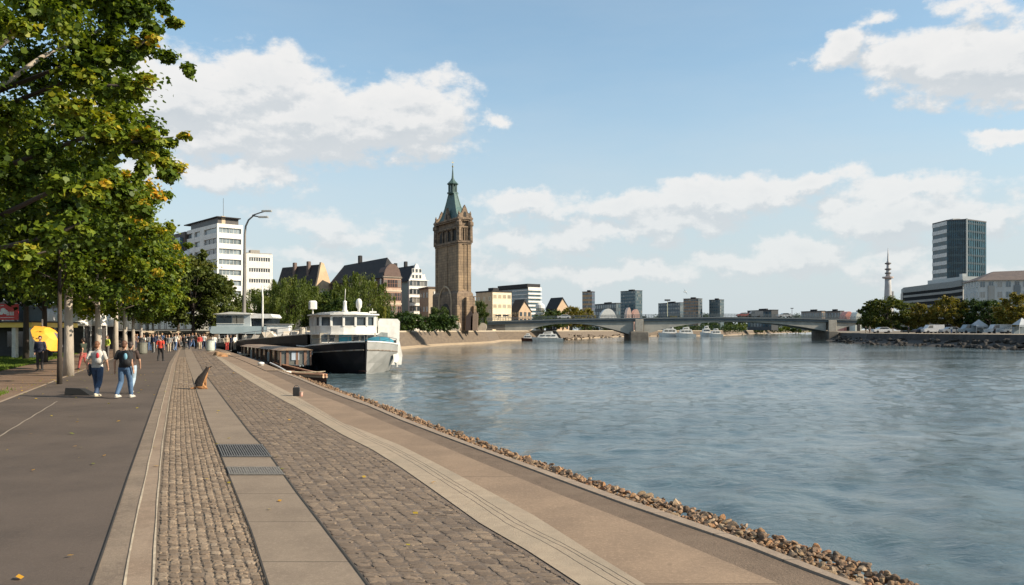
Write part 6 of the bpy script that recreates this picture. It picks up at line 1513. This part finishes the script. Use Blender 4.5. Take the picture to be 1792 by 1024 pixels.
# ================================================================== SITTING DOG
def dog():
    Y=28.3; rt=empty('sitting_dog',(X(355,Y),Y,.016),R(-62),'brown and black dog sitting upright on the granite slabs with its nose raised','dog')
    b=MB()      # faces +Y locally
    b.tube([(0,-.16,.12),(0,-.10,.24),(0,-.02,.38),(0,.05,.50),(0,.10,.60)],[(.13,.14),(.15,.165),(.14,.155),(.11,.12),(.085,.09)],14)   # trunk rising from the haunches
    b.tube([(0,.08,.56),(0,.11,.64),(0,.14,.70)],[.088,.075,.062],12)
    b.ell((0,.15,.715),(.058,.075,.058),12,8)
    b.tube([(0,.18,.725),(0,.25,.77),(0,.29,.795)],[.042,.028,.018],10)
    for s in (-1,1):
        b.ell((s*.09,-.10,.13),(.065,.15,.12),10,8)                       # haunch
        b.tube([(s*.10,-.02,.14),(s*.11,.06,.06),(s*.11,.10,.025)],[.05,.035,.026],8)
        b.tube([(s*.11,-.06,.03),(s*.11,.12,.025),(s*.11,.15,.022)],[.03,.03,.022],8)
        b.tube([(s*.06,.06,.42),(s*.065,.085,.24),(s*.065,.095,.12),(s*.065,.10,.03)],[.05,.036,.026,.024],8)
        b.ell((s*.065,.125,.025),(.03,.045,.025),8,6)
        b.tube([(s*.04,.12,.75),(s*.052,.10,.82)],[.026,.006],6)
    b.tube([(0,-.22,.06),(.03,-.34,.04),(.09,-.44,.035)],[.035,.028,.01],8)
    me=remesh(b,.012,3)
    tan_=mat('dog tan fur',(.36,.18,.07),.8,(.26,.12,.045),9,.8,60); blk=mat('dog black fur',(.008,.006,.005),.85,(.018,.011,.008),9,.8,60)
    me.materials.append(tan_); me.materials.append(blk)
    for p in me.polygons:
        c=p.center
        back = c.y < .02+.12*c.z-.10*math.sin(c.z*9)*.4 -.06 or c.z>.735 or (c.y<-.18)
        p.material_index = 1 if (c.z>.10 and c.y < (.36*c.z-.07)+.015*math.sin(40*c.x)) or c.z>.745 or (c.z>.66 and c.y<.14) else 0
    child('body',me,rt); b=MB(); b.ell((0,.30,.80),(.014,.014,.012),8,6); b.obj('nose',blk,rt,True)
dog()
# small things on the concrete walkway
Y=25.4; rt=empty('camera_bag',(X(519,Y),Y,.01),R(12),'small black upright bag standing on the concrete walkway','bag'); b=MB(); b.cbox(-.11,.10,-.09,.09,0,.27,.02); b.obj('case',mat('bag black',(.008,.008,.009),.6),rt); b=MB(); b.tube([(-.08,0,.27),(-.05,0,.32),(.05,0,.32),(.08,0,.27)],.012,6); b.obj('handle',w_dframe,rt)
Y=25.2; rt=empty('paper_cup',(X(527,Y),Y,.01),0,'small pinkish crumpled cup beside the black bag on the walkway','cup'); b=MB(); b.lathe([(.045,0),(.06,.12),(.063,.13)],n=12); b.obj('cup',mat('cup pink',(.55,.40,.33),.7,(.42,.2,.15),20),rt); b=MB(); b.lathe([(.066,.13),(.05,.15)],n=12); b.obj('lid',mat('lid beige',(.3,.22,.17),.6),rt)
Y=25.7; b=MB(); L_=.80; b.add([(-.42,-.16,0),(.42,-.16,0),(.42,.30,0),(-.42,.30,0),(-.42,-.10,.24),(.05,-.10,.22),(.05,.24,.20),(-.42,.26,.22)],[(3,2,1,0),(4,5,6,7),(0,1,5,4),(1,2,6,5),(2,3,7,6),(3,0,4,7)]); o=b.obj('shadow_wedge',mat('shadow black',(.008,.008,.008),.8),None); o.location=(X(140,Y),Y,.006); tag(o,'low black wedge standing in for a shadow on the asphalt left of the walkers','wedge')  # solid black stand-in for the shadow shape beside the walkers
# litter bins
def bin_(px,Y,h,r,c,label):
    rt=empty('litter_bin',(X(px,Y),Y,.01),0,label,'litter bin'); b=MB(); b.lathe([(r*.85,0),(r,.1),(r,h*.9),(r*1.06,h*.9),(r*1.06,h)],n=18); m=mat('bin %s'%str(c),c,.6,None,2); b.obj('drum',m,rt); b=MB(); b.lathe([(r*.9,h+.003),(r*.6,h+.10),(.05,h+.12)],n=18); b.obj('lid',w_dframe,rt)
bin_(368,80,1.05,.42,(.50,.54,.48),'pale green litter bin at the right side of the promenade end')
bin_(249,70,1.0,.40,(.16,.16,.13),'dark olive litter bin at the foot of the lindens')
# park bench clutter near the jetty and boulders
for i,(px,Y,s) in enumerate([(383,66,.8),(392,68,.6),(388,63,.5),(380,70,.7),(420,88,.8),(428,90,.7),(436,91,.9)]):
    o=bpy.data.objects.new('boulder',rocks[i]); COL.objects.link(o); o.location=(X(px,Y),Y,.0 if px<400 else .0); o.scale=(s,s,s*.6); o.rotation_euler=(0,0,i); tag(o,'large tan boulder heaped at the landward end of the jetty','boulder','boulders by the jetty')
# ================================================================== RIGHT BANK CARS, TENTS
def car(px,Y,c,label,van=False,rz=0,z=1.4,group='cars parked along the right bank'):
    rt=empty('parked_car',(X(px,Y),Y,z),rz,label,'van' if van else 'car',group); m=mat('car paint %s'%str(c),c,.25)
    b=MB(); L_=4.3; 
    pr=[(0,.35),(0,.8),(.15,.9),(1.0,.98),(1.65,1.42),(3.2,1.45),(4.0,1.0),(4.3,.9),(4.3,.35)] if not van else [(0,.35),(0,1.0),(.6,1.15),(1.1,1.95),(4.6,2.0),(4.7,.35)]
    b.profile(pr,0,1.75); b.obj('body',m,rt)
    b=MB(); q=[(1.2,1.0),(1.7,1.36),(3.1,1.38),(3.7,1.02)] if not van else [(.8,1.2),(1.2,1.8),(2.0,1.8),(2.0,1.2)]
    b.profile(q,-.02,1.77); b.obj('window',g_dark,rt)
    for x in (.85,3.45):
        for y in (-.02,1.6):
            b=MB(); b.tube([(x,y,.33),(x,y+.18,.33)],.33,12); b.obj('wheel',mat('tyre',(.015,.015,.015),.8),rt)
for px,Y,c,van,lb in [(1530,190,(.6,.6,.6),False,'silver car at the bridge end of the right bank'),(1604,186,(.04,.05,.08),False,'dark blue car below the small rounded tree'),(1618,184,(.62,.62,.62),True,'white van below the olive tree on the right bank'),(1650,180,(.30,.32,.34),False,'grey car right of the white van'),(1684,176,(.25,.30,.33),True,'grey blue van left of the white peaked tent'),
   (1733,172,(.55,.57,.58),True,'pale van right of the white peaked tent'),(1757,170,(.5,.5,.48),False,'pale car before the rightmost trees'),(1770,186,(.04,.04,.045),True,'black van before the rightmost trees')]: car(px,Y,c,lb,van)
def peaked(px,Y,r,h,label,c=(.40,.43,.45)):
    rt=empty('peaked_tent',(X(px,Y),Y,1.4),0,label,'tent'); b=MB(); z=h*.55
    b.add([(-r,-r,z),(r,-r,z),(r,r,z),(-r,r,z),(0,0,h)],[(0,1,4),(1,2,4),(2,3,4),(3,0,4),(3,2,1,0)]); b.add([(-r,-r,z),(r,-r,z),(r,-r,z-.4),(-r,-r,z-.4)],[(0,3,2,1)]); b.obj('canopy',mat('tent pale',c,.7),rt)
    for x in (-r,r):
        for y in (-r,r):
            b=MB(); b.tube([(x*.95,y*.95,0),(x*.95,y*.95,z)],.05,5); b.obj('pole',w_frame,rt)
    b=MB(); b.box(-r*.9,r*.9,r*.5,r*.9,0,z*.8); b.obj('back_cloth',mat('tent blue grey',(.2,.25,.28),.8),rt)
peaked(1713,176,1.3,3.1,'white peaked tent standing between the dark right bank trees'); peaked(1788,160,1.3,3.2,'small white peaked tent at the right edge of the bank')
rgp=random.Random(77)
for i,(px,Y,a,c) in enumerate([(1515,195,'black','beige'),(1522,194,'beige','brown'),(1590,182,'navy','black'),(1665,176,'white','blue'),(1674,176,'black','grey'),(1741,170,'grey','black')]):
    put_person(lo[2+i%2],X(px,Y),Y,R(rgp.uniform(0,360)),1.7,['person in black with beige trousers at the bridge end of the right bank','person in beige at the bridge end of the right bank','person in navy on the right bank left of the white van','person in white and blue right of the grey car','person in black right of the grey car','person in grey on the right bank before the pale car'][i],cols[a],cols[c],(.05,.05,.05),(.05,.03,.02),group='people on the right bank',z=1.4)
# vehicles on the bridge
for px,c,van,lb in [(1310,(.12,.13,.14),True,'dark van crossing the middle of the bridge'),(1362,(.5,.5,.5),False,'silver car crossing the bridge right of the dark van'),(1290,(.3,.08,.06),False,'dark red car crossing the bridge left of the dark van'),(975,(.55,.55,.55),False,'pale car on the left half of the bridge')]: car(px,YB+3,c,lb,van,z=zb(px),group='vehicles on the bridge')
# statues / white figures and plinths on the tower quay
m_st=mat('pale stone block',(.52,.44,.35),.85,(.42,.35,.27),1,.3)
for i,(px0,px1,py,lb,dk) in enumerate([(744,751,565,'upright rounded white stone left of the clipped tree on the quay',0),(754,757,562,'thin white post between two stones on the quay',0),(760,768,567,'low grey rounded stone on the quay',0),(769,781,561,'broad pale stone block at the left corner of the tower base',0),(782,806,562,'wide pale stone trough in front of the tower portal',0),(835,852,565,'pale rounded stone at the right of the tower base',0)]):
    Y=178-(px0-740)*.02; Y=np.interp((px0+px1)/2,[700,780,870],[137,171,206]); r=(X(px1,Y)-X(px0,Y))/2; H=Z(py,Y)-2.0; b=MB()
    b.profile([(-r*.8,0),(-r,H*.5),(-r*.85,H*.85),(-r*.3,H),(r*.4,H*.98),(r*.9,H*.8),(r,H*.4),(r*.75,0)],-r*.5-.2,r*.5+.2); o=b.obj('quay_stone',m_st if i not in (0,1) else w_white,None); o.location=(X((px0+px1)/2,Y),Y,2.02); tag(o,lb,'stone')
# tall dark brown fin sculptures right of the tower portal
for px,pt,lb,c in [(822,545,'tall dark standing slab right of the tower portal',(.06,.04,.035)),(831,545,'tall brown leaning slab beside the dark one by the tower',(.30,.21,.15))]:
    Y=186; b=MB(); H=Z(pt,Y)-2; b.profile([(-.8,0),(-.7,H*.7),(.3,H),(.9,H*.85),(.8,0)],-.5,.5); o=b.obj('standing_slab',mat('slab %s'%str(c),c,.85),None); o.location=(X(px,Y),Y-3,2); tag(o,lb,'sculpture')
# thin slanted bird above the skyline
Y=120; b=MB(); b.ell((0,0,0),(.28,.07,.07),8,6); b.add([(0,-.02,.02),(.12,-.02,.02),(-.35,-.25,.55),(0,.02,.02),(.12,.02,.02),(.4,.2,-.45)],[(0,1,2),(3,5,4)]); b.v=[v for v in b.v]; o=b.obj('gull',w_white,None); o.location=(X(1199,Y),Y,Z(511,Y)); tag(o,'small gull flying over the grey tower blocks behind the bridge','gull')

# mooring ropes and fallen leaves
def rope(a, c, sag, label):
    a=Vector(a); c=Vector(c); b=MB(); b.tube([a.lerp(c,i/10)-Vector((0,0,sag*math.sin(math.pi*i/10))) for i in range(11)],.028,5); tag(b.obj('mooring_rope', mat('hemp rope',(.34,.28,.19),.9,(.2,.16,.11),6), None, True), label, 'rope')
rope((X(569,45.5),45.5,-.25),(bH(42)-.2,42,.05),.1,'short mooring rope holding the orange rimmed boat to the stones')
rgf=np.random.default_rng(12); n=420; Yf=6+rgf.uniform(0,1,n)**1.2*36; sf=-5.4-rgf.exponential(.55,n)+rgf.normal(0,.15,n)
far_=rgf.uniform(0,1,n)<.35; sf=np.where(far_,rgf.uniform(-5.3,3.4,n),sf); Pf=np.stack([sf-.409*Yf,Yf,np.full(n,.03)],1)
af=rgf.uniform(0,6.28,n); sz_=rgf.uniform(.025,.05,n); Vf=np.zeros((n,4,3)); a_=np.stack([np.cos(af),np.sin(af),rgf.uniform(-.2,.3,n)],1); b_=np.stack([-np.sin(af),np.cos(af),rgf.uniform(-.2,.3,n)],1)
for i,(u,v) in enumerate([(-1,0),(0,-.7),(1.1,0),(0,.7)]): Vf[:,i]=Pf+(a_*u+b_*v)*sz_[:,None]
me=fastmesh('fallen_leaves',Vf.reshape(-1,3),4,n,rgf.uniform(.75,1,n)); me.materials.append(L_lin); o=bpy.data.objects.new('fallen_leaves',me); COL.objects.link(o); tag(o,'scattered fallen yellow leaves on the promenade paving','leaves',kind='stuff')
